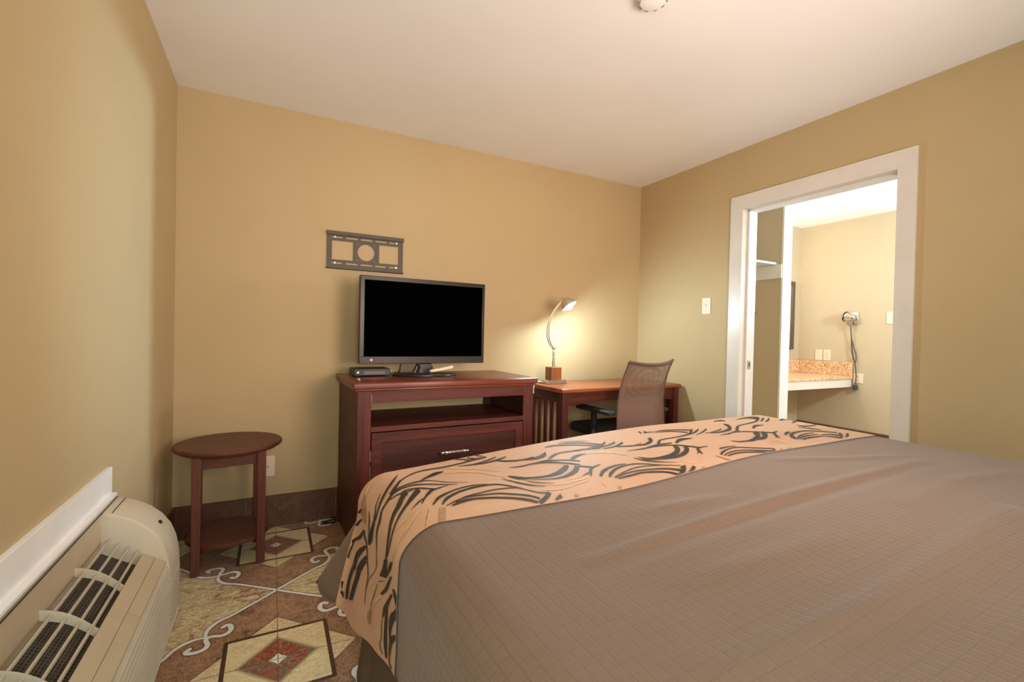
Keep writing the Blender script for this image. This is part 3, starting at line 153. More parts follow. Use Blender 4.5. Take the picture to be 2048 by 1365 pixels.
(1,[(568,-1439,574,-1459),(560,-1439,566,-1455),(554,-1437,556,-1450),(543,-1433,544,-1446),(530,-1427,532,-1439),(518,-1423,519,-1439),(506,-1419,509,-1439)]),
(1,[(608,-1612,608,-1634),(602,-1596,602,-1624),(593,-1574,594,-1611),(581,-1548,585,-1597),(568,-1525,578,-1586),(557,-1509,570,-1576),(547,-1499,563,-1564),(538,-1494,554,-1552),(529,-1489,546,-1543),(519,-1487,536,-1538),(509,-1487,526,-1536),(500,-1488,517,-1536),(494,-1489,511,-1536)]),
(1,[(582,-1631,584,-1651),(577,-1621,579,-1648),(569,-1607,572,-1643),(559,-1592,565,-1638),(550,-1579,558,-1633),(542,-1571,552,-1628),(534,-1566,545,-1622),(528,-1564,538,-1616),(523,-1561,533,-1612)]),
(1,[(653,-1927,656,-1934),(648,-1923,651,-1933),(641,-1917,645,-1930),(632,-1910,638,-1927),(625,-1904,632,-1925),(620,-1900,628,-1923)]),
(2,[(799,-1885,800,-1897),(792,-1894,793,-1905),(783,-1905,784,-1914),(774,-1914,775,-1923),(765,-1921,766,-1929),(757,-1925,758,-1933),(749,-1928,750,-1934),(741,-1929,742,-1936),(732,-1931,733,-1937),(722,-1934,723,-1940),(711,-1936,713,-1942),(699,-1937,701,-1943),(686,-1934,688,-1941),(671,-1928,674,-1935),(658,-1922,660,-1928),(648,-1918,650,-1923),(640,-1915,642,-1919)]),
(2,[(792,-1878,792,-1881),(786,-1881,786,-1885),(777,-1884,777,-1889),(768,-1885,768,-1892),(760,-1886,760,-1893),(752,-1886,752,-1894),(745,-1885,745,-1893),(738,-1885,738,-1892),(732,-1885,732,-1891),(726,-1887,727,-1892),(722,-1890,723,-1894),(719,-1894,720,-1897),(717,-1896,717,-1898)]),
(2,[(779,-1917,779,-1919),(773,-1922,773,-1925),(764,-1928,765,-1932),(755,-1934,756,-1938),(747,-1939,748,-1944),(739,-1944,740,-1948),(731,-1949,732,-1952),(724,-1952,725,-1955),(719,-1955,720,-1956)]),
(1,[(779,-1986,779,-1986),(776,-1986,776,-1986),(772,-1985,772,-1985),(768,-1985,768,-1985),(763,-1985,763,-1985),(759,-1985,759,-1985),(754,-1985,755,-1985),(750,-1985,750,-1985),(745,-1985,745,-1985),(739,-1985,740,-1985),(733,-1984,734,-1984),(727,-1984,728,-1984),(721,-1984,722,-1984),(715,-1984,716,-1984),(709,-1984,710,-1984),(703,-1984,704,-1984),(699,-1984,700,-1984)]),
(3,[(728,-1469,729,-1472),(724,-1471,726,-1482),(717,-1472,722,-1496),(708,-1473,717,-1511),(700,-1476,713,-1525),(692,-1484,707,-1540),(684,-1493,701,-1554),(676,-1502,694,-1567),(669,-1511,687,-1575),(665,-1525,681,-1578),(663,-1542,674,-1578),(662,-1558,668,-1579),(661,-1568,664,-1578)]),
(2,[(762,-1451,763,-1454),(758,-1453,759,-1459),(752,-1455,753,-1467),(745,-1458,748,-1475),(739,-1463,742,-1481),(734,-1472,737,-1489),(729,-1483,732,-1497),(725,-1494,727,-1503),(722,-1501,723,-1508)]),
(1,[(428,-1419,437,-1437),(422,-1424,429,-1439),(416,-1430,418,-1439),(410,-1436,411,-1439),(400,-1435,405,-1450),(392,-1442,398,-1455),(388,-1448,394,-1459)]),
(1,[(532,-1503,545,-1548),(524,-1497,538,-1543),(514,-1489,528,-1535),(503,-1481,517,-1525),(492,-1474,506,-1516),(482,-1469,494,-1508),(471,-1465,483,-1500),(461,-1462,471,-1493),(451,-1460,461,-1489),(443,-1459,453,-1487),(435,-1459,445,-1487),(427,-1459,438,-1488),(420,-1461,431,-1489),(413,-1463,423,-1490),(405,-1466,415,-1491),(398,-1470,408,-1492),(394,-1472,403,-1493)]),
(1,[(569,-1614,569,-1657),(563,-1605,564,-1648),(555,-1590,556,-1635),(544,-1573,548,-1623),(532,-1559,541,-1614),(522,-1552,535,-1609),(513,-1551,527,-1605),(505,-1550,519,-1602),(497,-1548,509,-1598),(486,-1543,499,-1592),(475,-1536,489,-1587),(463,-1529,478,-1581),(451,-1522,468,-1575),(439,-1517,456,-1569),(426,-1512,443,-1562),(415,-1509,432,-1555),(408,-1506,424,-1551)]),
(1,[(566,-1655,567,-1661),(561,-1659,563,-1665),(554,-1665,555,-1671),(546,-1670,548,-1677),(539,-1674,540,-1681),(533,-1675,535,-1682),(528,-1674,529,-1681),(523,-1673,524,-1679),(517,-1671,518,-1678),(512,-1670,513,-1676),(506,-1669,507,-1675),(500,-1667,501,-1673),(492,-1666,493,-1672),(481,-1666,482,-1671),(468,-1667,469,-1671),(456,-1667,457,-1671),(447,-1667,448,-1670)]),
(1,[(605,-1767,606,-1773),(599,-1766,600,-1772),(590,-1764,591,-1771),(580,-1761,581,-1768),(570,-1753,571,-1760),(559,-1738,560,-1745),(548,-1719,548,-1725),(537,-1701,537,-1707),(527,-1688,527,-1693),(518,-1680,518,-1685),(509,-1676,509,-1680),(501,-1673,502,-1676),(496,-1671,496,-1674)]),
(1,[(629,-1847,641,-1883),(624,-1846,637,-1883),(618,-1845,630,-1882),(611,-1843,623,-1882),(603,-1839,616,-1881),(595,-1833,608,-1880),(585,-1824,599,-1878),(575,-1816,592,-1876),(569,-1810,586,-1875)]),
(1,[(646,-1912,654,-1935),(640,-1907,649,-1932),(632,-1901,640,-1928),(622,-1894,631,-1922),(613,-1888,622,-1916),(605,-1882,612,-1907),(596,-1876,602,-1898),(588,-1872,593,-1889),(583,-1868,587,-1883)]),
(1,[(552,-1809,554,-1808),(555,-1820,558,-1819),(560,-1835,562,-1834),(565,-1850,567,-1850),(570,-1864,572,-1864),(574,-1873,575,-1873)]),
(1,[(607,-1917,613,-1934),(602,-1914,608,-1931),(595,-1908,602,-1928),(587,-1902,594,-1923),(580,-1896,587,-1918),(572,-1889,579,-1914),(564,-1882,571,-1909),(556,-1875,563,-1903),(549,-1868,554,-1895),(543,-1860,545,-1883),(537,-1851,536,-1870),(530,-1841,530,-1858),(526,-1834,525,-1849)]),
(1,[(561,-1930,567,-1949),(556,-1925,563,-1945),(550,-1920,556,-1940),(542,-1913,549,-1934),(534,-1905,541,-1928),(526,-1897,533,-1922),(516,-1888,524,-1917),(507,-1879,515,-1911),(498,-1872,507,-1905),(489,-1868,497,-1898),(480,-1867,486,-1889),(473,-1866,477,-1881),(467,-1866,470,-1875)]),
(1,[(523,-1902,526,-1910),(516,-1899,520,-1909),(505,-1895,511,-1909),(493,-1891,500,-1909),(481,-1888,489,-1909),(469,-1887,478,-1909),(457,-1886,466,-1908),(444,-1886,453,-1908),(433,-1886,442,-1909),(422,-1887,431,-1910),(412,-1887,422,-1911),(402,-1889,412,-1913),(393,-1891,403,-1915),(384,-1896,393,-1916),(376,-1901,384,-1918),(369,-1906,375,-1920),(364,-1909,369,-1921)]),
(1,[(581,-1943,590,-1958),(577,-1947,588,-1964),(572,-1953,585,-1974),(566,-1960,582,-1982),(561,-1966,578,-1982),(557,-1971,573,-1982),(553,-1976,567,-1982),(550,-1981,561,-1982),(545,-1982,556,-1982),(541,-1982,550,-1982),(536,-1982,544,-1982),(531,-1982,539,-1982)]),
(1,[(622,-1982,627,-1982),(617,-1982,624,-1982),(610,-1982,620,-1982),(602,-1982,616,-1982)]),
(1,[(536,-1971,551,-1982),(529,-1963,545,-1982),(519,-1951,538,-1982),(508,-1937,530,-1982),(497,-1928,522,-1982),(488,-1923,512,-1979),(480,-1920,500,-1968),(472,-1920,488,-1957),(464,-1920,476,-1949),(454,-1921,464,-1943),(444,-1923,452,-1939),(434,-1925,439,-1936),(424,-1927,428,-1934),(414,-1927,417,-1934),(404,-1927,408,-1934),(395,-1927,398,-1935),(386,-1928,390,-1937),(377,-1930,381,-1938),(369,-1933,373,-1941),(362,-1936,366,-1943),(357,-1938,361,-1945)]),
(1,[(442,-1938,471,-1981),(434,-1937,455,-1981),(427,-1937,440,-1967),(419,-1937,428,-1956),(411,-1937,417,-1950),(402,-1938,407,-1947),(395,-1940,398,-1946),(389,-1941,392,-1945)]),
(3,[(442,-1711,448,-1736),(438,-1708,444,-1738),(431,-1703,439,-1740),(424,-1699,434,-1742),(418,-1698,429,-1743),(413,-1702,423,-1742),(408,-1709,417,-1741),(404,-1716,411,-1740),(402,-1721,407,-1739)]),
(1,[(479,-1870,481,-1875),(473,-1868,474,-1873),(464,-1865,465,-1870),(453,-1862,455,-1867),(444,-1860,446,-1866),(436,-1861,438,-1867),(428,-1863,430,-1869),(420,-1866,422,-1871),(412,-1866,414,-1872),(404,-1864,406,-1870),(396,-1860,398,-1866),(389,-1856,391,-1863),(382,-1856,385,-1863),(376,-1861,379,-1867),(372,-1869,375,-1875),(368,-1877,371,-1882),(366,-1883,368,-1886)]),
(1,[(362,-1944,367,-1951),(360,-1945,365,-1953),(356,-1947,362,-1957),(352,-1949,359,-1960)]),
(2,[(543,-1782,547,-1817),(534,-1766,539,-1806),(521,-1743,526,-1790),(506,-1720,513,-1772),(493,-1706,502,-1758),(482,-1701,491,-1746),(472,-1703,479,-1735),(463,-1706,468,-1726),(457,-1708,460,-1721)]),
(2,[(520,-1825,521,-1851),(512,-1814,514,-1839),(502,-1796,503,-1822),(489,-1775,492,-1803),(477,-1758,482,-1786),(466,-1750,471,-1774),(455,-1746,459,-1764),(446,-1744,449,-1757),(440,-1743,442,-1751)]),
(1,[(539,-1787,540,-1793),(530,-1781,531,-1787),(516,-1772,517,-1777),(501,-1761,502,-1769),(490,-1753,491,-1759),(484,-1747,484,-1753),(480,-1742,480,-1747),(476,-1738,477,-1743),(472,-1735,473,-1740),(466,-1733,467,-1738),(458,-1732,459,-1737),(452,-1732,453,-1736),(447,-1731,448,-1735)])]
# ------------------------------------------------------------------ nodes
class V:
    """tiny expression builder over shader math nodes"""
    def __init__(s, t, sock): s.t, s.s = t, sock
    def _m(s, op, *a):
        n = s.t.nodes.new('ShaderNodeMath'); n.operation = op
        for i, x in enumerate((s,) + a):
            if isinstance(x, V): s.t.links.new(x.s, n.inputs[i])
            else: n.inputs[i].default_value = x
        return V(s.t, n.outputs[0])
    def __add__(s, o): return s._m('ADD', o)
    __radd__ = __add__
    def __sub__(s, o): return s._m('SUBTRACT', o)
    def __mul__(s, o): return s._m('MULTIPLY', o)
    __rmul__ = __mul__
    def __truediv__(s, o): return s._m('DIVIDE', o)
    def abs(s): return s._m('ABSOLUTE')
    def sqrt(s): return s._m('SQRT')
    def mn(s, o): return s._m('MINIMUM', o)
    def mx(s, o): return s._m('MAXIMUM', o)
    def lt(s, o): return s._m('LESS_THAN', o)
    def gt(s, o): return s._m('GREATER_THAN', o)
    def fmod(s, o): return s._m('FLOORED_MODULO', o)
    def pw(s, o): return s._m('POWER', o)
    def sin(s): return s._m('SINE')
    def inv(s):
        n = s.t.nodes.new('ShaderNodeMath'); n.operation = 'SUBTRACT'
        n.inputs[0].default_value = 1; s.t.links.new(s.s, n.inputs[1]); return V(s.t, n.outputs[0])
    def ramp(s, a, b, lo=0.0, hi=1.0):
        n = s.t.nodes.new('ShaderNodeMapRange'); s.t.links.new(s.s, n.inputs[0])
        for i, x in zip((1, 2, 3, 4), (a, b, lo, hi)): n.inputs[i].default_value = x
        return V(s.t, n.outputs[0])
    def curve(s, pts):
        n = s.t.nodes.new('ShaderNodeFloatCurve'); s.t.links.new(s.s, n.inputs['Value'])
        c = n.mapping.curves[0]
        while len(c.points) < len(pts): c.points.new(.5, .5)
        for p, (x, y) in zip(c.points, pts): p.location = (x, y); p.handle_type = 'AUTO'
        n.mapping.update(); return V(s.t, n.outputs[0])

def srgb(r, g, b):
    f = lambda c: (c/255)/12.92 if c/255 <= .04045 else ((c/255+.055)/1.055)**2.4
    return (f(r), f(g), f(b), 1)

def mix(t, fac, a, b):
    n = t.nodes.new('ShaderNodeMix'); n.data_type = 'RGBA'
    t.links.new(fac.s if isinstance(fac, V) else fac, n.inputs[0])
    for i, x in ((6, a), (7, b)):
        if isinstance(x, tuple): n.inputs[i].default_value = x
        else: t.links.new(x, n.inputs[i])
    return n.outputs[2]

def noise(t, vec, scale, detail=4, rough=.55, dist=0.0):
    n = t.nodes.new('ShaderNodeTexNoise'); t.links.new(vec, n.inputs['Vector'])
    n.inputs['Scale'].default_value = scale; n.inputs['Detail'].default_value = detail
    n.inputs['Roughness'].default_value = rough; n.inputs['Distortion'].default_value = dist
    return V(t, n.outputs['Fac'])

def mapping(t, vec, scale=(1, 1, 1), rot=(0, 0, 0), loc=(0, 0, 0)):
    n = t.nodes.new('ShaderNodeMapping'); t.links.new(vec, n.inputs[0])
    n.inputs['Scale'].default_value = scale; n.inputs['Rotation'].default_value = rot; n.inputs['Location'].default_value = loc
    return n.outputs[0]

def bump(t, h, strength, dist=.002):
    n = t.nodes.new('ShaderNodeBump'); n.inputs['Strength'].default_value = strength
    n.inputs['Distance'].default_value = dist
    t.links.new(h.s if isinstance(h, V) else h, n.inputs['Height']); return n.outputs[0]

def new_mat(name, col=(.5, .5, .5, 1), rough=.5, metal=0.0, spec=.5):
    m = bpy.data.materials.new(name); m.use_nodes = True
    t = m.node_tree; p = t.nodes['Principled BSDF']
    p.inputs['Base Color'].default_value = col; p.inputs['Roughness'].default_value = rough
    p.inputs['Metallic'].default_value = metal; p.inputs['Specular IOR Level'].default_value = spec
    return m, t, p

def coords(t, kind='Object'):
    n = t.nodes.new('ShaderNodeTexCoord'); return n.outputs[kind]

def plain(name, col, rough=.5, metal=0.0, spec=.5, var=.06, vscale=12, bmp=0.0, bscale=200):
    """plain paint / plastic / metal with a faint procedural variation"""
    m, t, p = new_mat(name, col, rough, metal, spec)
    co = coords(t)
    if var:
        n = noise(t, co, vscale, 3)
        a = tuple(max(0, c*(1-var)) for c in col[:3])+(1,); b = tuple(min(1, c*(1+var)) for c in col[:3])+(1,)
        t.links.new(mix(t, n.ramp(.3, .7), a, b), p.inputs['Base Color'])
    if bmp:
        t.links.new(bump(t, noise(t, co, bscale, 2), bmp), p.inputs['Normal'])
    return m

def wood(name, dark, light, axis=0, rough=.35, scale=1.0):
    m, t, p = new_mat(name, light, rough)
    co = coords(t)
    sc = [26, 26, 26]; sc[axis] = 1.6
    v = mapping(t, co, tuple(s*scale for s in sc))
    a = noise(t, v, 1.0, 6, .6, .6); b = noise(t, v, 4.5, 3, .5)
    f = (a*.7+b*.3).ramp(.36, .66)
    t.links.new(mix(t, f, dark, light), p.inputs['Base Color'])
    t.links.new(bump(t, b, .12, .001), p.inputs['Normal'])
    p.inputs['Specular IOR Level'].default_value = .35
    return m

def paint_wall(name, col, bs=.25):
    m, t, p = new_mat(name, col, .62, 0, .35)
    pos = t.nodes.new('ShaderNodeNewGeometry').outputs['Position']
    n = noise(t, pos, 1.3, 3)
    a = tuple(c*.97 for c in col[:3])+(1,); b = tuple(min(1, c*1.03) for c in col[:3])+(1,)
    t.links.new(mix(t, n.ramp(.3, .7), a, b), p.inputs['Base Color'])
    h = noise(t, pos, 160, 3, .6)+noise(t, pos, 420, 2)*.5
    t.links.new(bump(t, h, bs, .0016), p.inputs['Normal'])
    return m

# ------------------------------------------------------------------ meshes
class MB:
    def __init__(s): s.bm = bmesh.new()
    def _take(s, b, M=None, mi=0):
        for f in b.faces: f.material_index = mi
        if M is not None: bmesh.ops.transform(b, matrix=M, verts=b.verts)
        me = bpy.data.meshes.new('tmp'); b.to_mesh(me); b.free(); s.bm.from_mesh(me); bpy.data.meshes.remove(me); return s
    def box(s, x0, x1, y0, y1, z0, z1, bev=0.0, seg=2, M=None, mi=0):
        b = bmesh.new(); bmesh.ops.create_cube(b, size=1)
        bmesh.ops.transform(b, matrix=Matrix.Translation(((x0+x1)/2, (y0+y1)/2, (z0+z1)/2)) @ Matrix.Diagonal((abs(x1-x0), abs(y1-y0), abs(z1-z0), 1)), verts=b.verts)
        if bev: bmesh.ops.bevel(b, geom=b.edges[:], offset=min(bev, .45*min(abs(x1-x0), abs(y1-y0), abs(z1-z0))), segments=seg, profile=.5, affect='EDGES')
        return s._take(b, M, mi)
    def prism(s, pts, axis, a, c, bev=0.0, M=None, mi=0, seg=2):
        """extrude polygon pts from a to c along axis; pts are the other two coords in xyz order"""
        b = bmesh.new()
        def P(u, v, w): return {'x': (w, u, v), 'y': (u, w, v), 'z': (u, v, w)}[axis]
        lo = [b.verts.new(P(u, v, a)) for u, v in pts]; hi = [b.verts.new(P(u, v, c)) for u, v in pts]
        n = len(pts)
        b.faces.new(lo); b.faces.new(hi[::-1])
        for i in range(n): b.faces.new((lo[i], hi[i], hi[(i+1) % n], lo[(i+1) % n]))
        bmesh.ops.recalc_face_normals(b, faces=b.faces)
        if bev: bmesh.ops.bevel(b, geom=[e for e in b.edges if e.calc_face_angle(0) > .5], offset=bev, segments=seg, profile=.5, affect='EDGES')
        return s._take(b, M, mi)
    def tube(s, pts, r, n=10, M=None, mi=0, cap=True, closed=False):
        pts = [Vector(p) for p in pts]; k = len(pts)
        rs = [r(i/(k-1)) for i in range(k)] if callable(r) else (r if isinstance(r, (list, tuple)) else [r]*k)
        b = bmesh.new(); rings = []
        up = None
        for i, p in enumerate(pts):
            if closed: d = (pts[(i+1) % k]-pts[i-1]).normalized()
            else: d = (pts[min(i+1, k-1)]-pts[max(i-1, 0)]).normalized()
            if up is None:
                up = Vector((0, 0, 1)) if abs(d.z) < .9 else Vector((1, 0, 0))
            up = (up-d*up.dot(d)).normalized(); q = d.cross(up)
            rings.append([b.verts.new(p+(up*math.cos(2*PI*j/n)+q*math.sin(2*PI*j/n))*rs[i]) for j in range(n)])
        for i in range(k if closed else k-1):
            A, B = rings[i], rings[(i+1) % k]
            for j in range(n): b.faces.new((A[j], A[(j+1) % n], B[(j+1) % n], B[j]))
        if cap and not closed: b.faces.new(rings[0][::-1]); b.faces.new(rings[-1])
        bmesh.ops.recalc_face_normals(b, faces=b.faces)
        return s._take(b, M, mi)
    def lathe(s, prof, n=48, M=None, mi=0, sx=1, sy=1):
        """prof: (r, z) list from bottom to top, around z"""
        b = bmesh.new(); rings = []
        for r, z in prof:
            rings.append([b.verts.new((0, 0, z))] if r < 1e-6 else [b.verts.new((sx*r*math.cos(2*PI*j/n), sy*r*math.sin(2*PI*j/n), z)) for j in range(n)])
        for A, B in zip(rings, rings[1:]):
            for j in range(n):
                a = [A[j], A[(j+1) % n]] if len(A) > 1 else [A[0]]
                c = [B[(j+1) % n], B[j]] if len(B) > 1 else [B[0]]
                if len(a)+len(c) >= 3: b.faces.new(a+c)
        bmesh.ops.recalc_face_normals(b, faces=b.faces)
        return s._take(b, M, mi)
    def ball(s, c, rx, ry, rz, n=24, M=None, mi=0):
        b = bmesh.new(); bmesh.ops.create_uvsphere(b, u_segments=n, v_segments=n//2, radius=1)
        bmesh.ops.transform(b, matrix=Matrix.Translation(c) @ Matrix.Diagonal((rx, ry, rz, 1)), verts=b.verts)
        return s._take(b, M, mi)
    def grid(s, f, nu, nv, mi=0, uv=None):
        b = bmesh.new(); L = b.loops.layers.uv.new('UVMap') if uv else None
        vs = [[b.verts.new(f(i/nu, j/nv)) for j in range(nv+1)] for i in range(nu+1)]
        for i in range(nu):
            for j in range(nv):
                fc = b.faces.new((vs[i][j], vs[i+1][j], vs[i+1][j+1], vs[i][j+1]))
                if uv:
                    for lp, (a, c) in zip(fc.loops, ((i, j), (i+1, j), (i+1, j+1), (i, j+1))): lp[L].uv = uv(a/nu, c/nv)
        return s._take(b, None, mi)
    def build(s, name, mats, parent=None, smooth=20):
        me = bpy.data.meshes.new(name); s.bm.to_mesh(me); s.bm.free()
        for m in (mats if isinstance(mats, (list, tuple)) else [mats]): me.materials.append(m)
        if smooth:
            me.shade_smooth(); me.set_sharp_from_angle(angle=math.radians(smooth))
        o = bpy.data.objects.new(name, me); C.objects.link(o)
        if parent: o.parent = parent
        return o

def tag(o, label, cat, group=None):
    o['label'] = label; o['category'] = cat
    if group: o['group'] = group
    return o
def thing(name, loc, label, cat, rz=0.0, group=None):
    o = bpy.data.objects.new(name, None); C.objects.link(o); o.location = loc; o.rotation_euler = (0, 0, rz)
    o.empty_display_size = .05
    return tag(o, label, cat, group)
def struct(o): o['kind'] = 'structure'; return o
def copy_tree(o, parent=None):
    c = o.copy(); C.objects.link(c); c.parent = parent
    for ch in list(o.children): copy_tree(ch, c)
    return c

# ------------------------------------------------------------------ materials
WALL = (0.50, 0.385, 0.215, 1)
m_wall = paint_wall('wall_paint', WALL)
m_ceil = paint_wall('ceiling_paint', (.87, .89, .92, 1), .12)
m_white = plain('white_gloss_paint', (.70, .66, .61, 1), .35, var=.04, vscale=6)
m_white2 = plain('bright_white_paint', (.74, .74, .74, 1), .4, var=.03)
m_trim = plain('white_frame_paint', (.88, .87, .87, 1), .4, var=.03)
m_plate = plain('almond_plastic', (.80, .68, .54, 1), .35, var=.02)
m_dark = plain('dark_slot', (.02, .018, .016, 1), .6, var=0)
m_black = plain('black_plastic', (.012, .012, .013, 1), .28, var=.1)
m_blackm = plain('black_matte_plastic', (.018, .018, .02, 1), .5, var=.1)
m_screen = plain('screen_glass', (.0006, .0006, .0006, 1), .6, spec=0.0, var=0)
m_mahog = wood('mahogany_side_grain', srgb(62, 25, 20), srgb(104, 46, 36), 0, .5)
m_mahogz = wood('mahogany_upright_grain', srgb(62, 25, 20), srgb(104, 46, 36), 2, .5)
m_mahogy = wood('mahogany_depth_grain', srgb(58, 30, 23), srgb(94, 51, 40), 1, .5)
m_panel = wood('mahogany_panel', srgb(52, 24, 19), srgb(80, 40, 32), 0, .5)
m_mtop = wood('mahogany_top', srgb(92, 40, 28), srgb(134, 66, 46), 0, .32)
m_desktop = wood('desk_top_wood', srgb(132, 70, 42), srgb(166, 96, 60), 0, .32)
m_tablew = wood('table_wood', srgb(74, 38, 30), srgb(106, 60, 48), 0, .42)
m_tablewz = wood('table_leg_wood', srgb(82, 42, 34), srgb(114, 64, 52), 2, .42)
m_lampw = wood('lamp_block_wood', srgb(120, 70, 40), srgb(160, 100, 62), 2, .35)
m_nickel = plain('brushed_nickel', (.55, .50, .43, 1), .28, 1.0, var=.05)
m_chrome = plain('chrome', (.62, .62, .60, 1), .12, 1.0, var=.03)
m_steel = plain('grey_steel_powder_coat', (.085, .072, .057, 1), .55, .1, var=.05)
m_beige = plain('beige_plastic', (.56, .49, .38, 1), .42, var=.05, vscale=5)
m_beige2 = plain('tan_plastic', (.50, .40, .27, 1), .45, var=.04)
m_cable = plain('black_cable', (.012, .011, .01, 1), .5, var=0)
m_cord = plain('white_cord', (.72, .66, .56, 1), .5, var=0)
# ------------------------------------------------------------------ floor tile pattern
def floor_material():
    m, t, p = new_mat('printed_marble_tile', rough=.32)
    pos = t.nodes.new('ShaderNodeNewGeometry').outputs['Position']
    sp = t.nodes.new('ShaderNodeSeparateXYZ'); t.links.new(pos, sp.inputs[0])
    x, y = V(t, sp.outputs[0]), V(t, sp.outputs[1])
    P, HP = .962, .481
    a = ((x-(.498-HP)).fmod(P)-HP).abs(); b = ((y-(-.274-HP)).fmod(P)-HP).abs()
    hi, lo = a.mx(b), a.mn(b)
    d, e = a+b, hi-lo
    ec = (e*2.0)
    cur = ec.curve([(0, .472), (.06, .508), (.214, .533), (.388, .514), (.636, .498), (.96, .480), (1, .478)])
    off = d-cur
    outer = off.gt(0)
    wid = e.ramp(.02, .2, .0085, .0055)
    armd = off.abs()*.7071-wid
    def seg(px, py, ax, ay, bx, by):
        dx, dy = bx-ax, by-ay; L = dx*dx+dy*dy
        u, v = px-ax, py-ay
        h = ((u*dx+v*dy)*(1/L)).mx(0.0).mn(1.0)
        return ((u-h*dx).pw(2.0)+(v-h*dy).pw(2.0)).sqrt()
    pts = [(.240, .234), (.214, .2345), (.19, .226), (.168, .232), (.157, .256), (.163, .283), (.176, .290), (.187, .281)]
    q_ = [pts[0]]+pts+[pts[-1]]; fine = []
    for i in range(1, len(q_)-2):
        for k in (0, .5):
            A_, B_, C_, D_ = q_[i-1:i+3]
            fine.append(tuple(.5*(2*B_[j]+(C_[j]-A_[j])*k+(2*A_[j]-5*B_[j]+4*C_[j]-D_[j])*k*k+(3*B_[j]-A_[j]-3*C_[j]+D_[j])*k**3) for j in (0, 1)))
    pts = fine+[pts[-1]]
    scr = None
    n = len(pts)-1
    for i, ((ax, ay), (bx, by)) in enumerate(zip(pts, pts[1:])):
        s = seg(lo, hi, ax, ay, bx, by)-(.0085-.003*abs(i-n*.55)/n)
        scr = s if scr is None else scr.mn(s)
    scr = scr.mn(((lo-.184).pw(2.0)+(hi-.283).pw(2.0)).sqrt()-.0085)
    line = armd.mn(scr)
    f_line = line.ramp(.0, .0012, 1, 0)
    f_edge = line.ramp(.0005, .012, 1, 0)
    # marbles
    n1 = noise(t, pos, 9, 8, .65, 1.2); n2 = noise(t, mapping(t, pos, (1, 2.4, 1), (0, 0, .5)), 26, 7, .72, 1.5); n3 = noise(t, pos, 120, 3, .6)
    vn = (noise(t, mapping(t, pos, (1, 1, 1), (0, 0, .7)), 14, 5, .7, 3.5)-.5).abs()
    vein = vn.ramp(0, .035, 1, 0)
    vn2 = (noise(t, mapping(t, pos, (1, 1, 1), (0, 0, -.9), (3, 1, 0)), 22, 5, .7, 3.0)-.5).abs()
    vein2 = vn2.ramp(0, .03, 1, 0)
    brown = mix(t, n1.ramp(.38, .62), srgb(111, 80, 68), srgb(162, 124, 104))
    brown = mix(t, (vein.mx(vein2))*.55, brown, srgb(248, 204, 156))
    tan = mix(t, n2.ramp(.38, .62), srgb(169, 132, 94), srgb(252, 239, 185))
    tan = mix(t, n1.ramp(.56, .62)*.75, tan, srgb(160, 77, 61))
    tan = mix(t, vein*.6, tan, srgb(252, 252, 228))
    base = mix(t, outer, brown, tan)
    base = mix(t, f_edge*.65, base, srgb(67, 47, 38))
    base = mix(t, f_line, base, srgb(252, 252, 252))
    # medallion
    cream = mix(t, n2.ramp(.35, .65), srgb(239, 204, 156), srgb(252, 246, 206))
    cream = mix(t, n3.ramp(.60, .66)*.6, cream, srgb(149, 120, 87))
    cream2 = mix(t, vein2*.7, cream, srgb(160, 120, 81))
    dia = d.ramp(.261, .2625, 1, 0)
    base = mix(t, d.ramp(.262, .276, .5, 0)*hi.gt(.165), base, srgb(65, 45, 38))
    base = mix(t, dia*hi.gt(.174), base, cream2)
    base = mix(t, hi.ramp(.174, .1755, 1, 0)*lo.lt(.172), base, srgb(87, 62, 51))
    base = mix(t, hi.ramp(.1595, .161, 1, 0), base, cream)
    base = mix(t, d.ramp(.116, .140, .8, 0), base, srgb(79, 57, 48))
    inner = mix(t, n1.ramp(.45, .55), srgb(127, 103, 90), srgb(153, 74, 54))
    inner = mix(t, vein*.4, inner, srgb(252, 216, 179))
    base = mix(t, d.ramp(.116, .1175, 1, 0), base, inner)
    star = (a.pw(.72)+b.pw(.72)).ramp(.0895, .0925, 1, 0)
    base = mix(t, star, base, srgb(252, 252, 238))
    g = a.mn(b).mn((a-HP).abs()).mn((b-HP).abs())
    gr = g.ramp(.0012, .002, 1, 0)
    base = mix(t, gr*.85, base, srgb(111, 94, 81))
    t.links.new(base, p.inputs['Base Color'])
    t.links.new(bump(t, gr.inv(), .4, .001), p.inputs['Normal'])
    return m
m_floor = floor_material()

def tile_base_material():
    m, t, p = new_mat('brown_tile_base', rough=.4)
    pos = t.nodes.new('ShaderNodeNewGeometry').outputs['Position']
    n = noise(t, pos, 14, 7, .7, 1.0); n2 = noise(t, pos, 60, 4, .7)
    c = mix(t, (n*.6+n2*.4).ramp(.35, .65), srgb(74, 45, 35), srgb(122, 80, 60))
    sp = t.nodes.new('ShaderNodeSeparateXYZ'); t.links.new(pos, sp.inputs[0])
    gx = (((V(t, sp.outputs[0])-.345+.24).fmod(.48))-.24).abs()
    gy = (((V(t, sp.outputs[1])+.274+.24).fmod(.48))-.24).abs()
    nr = t.nodes.new('ShaderNodeNewGeometry').outputs['Normal']
    sn = t.nodes.new('ShaderNodeSeparateXYZ'); t.links.new(nr, sn.inputs[0])
    onx = V(t, sn.outputs[1]).abs().gt(.7); ony = V(t, sn.outputs[0]).abs().gt(.7)
    g = (gx.lt(.0022)*onx).mx(gy.lt(.0022)*ony)
    t.links.new(mix(t, g, c, srgb(130, 108, 86)), p.inputs['Base Color'])
    return m
m_tbase = tile_base_material()

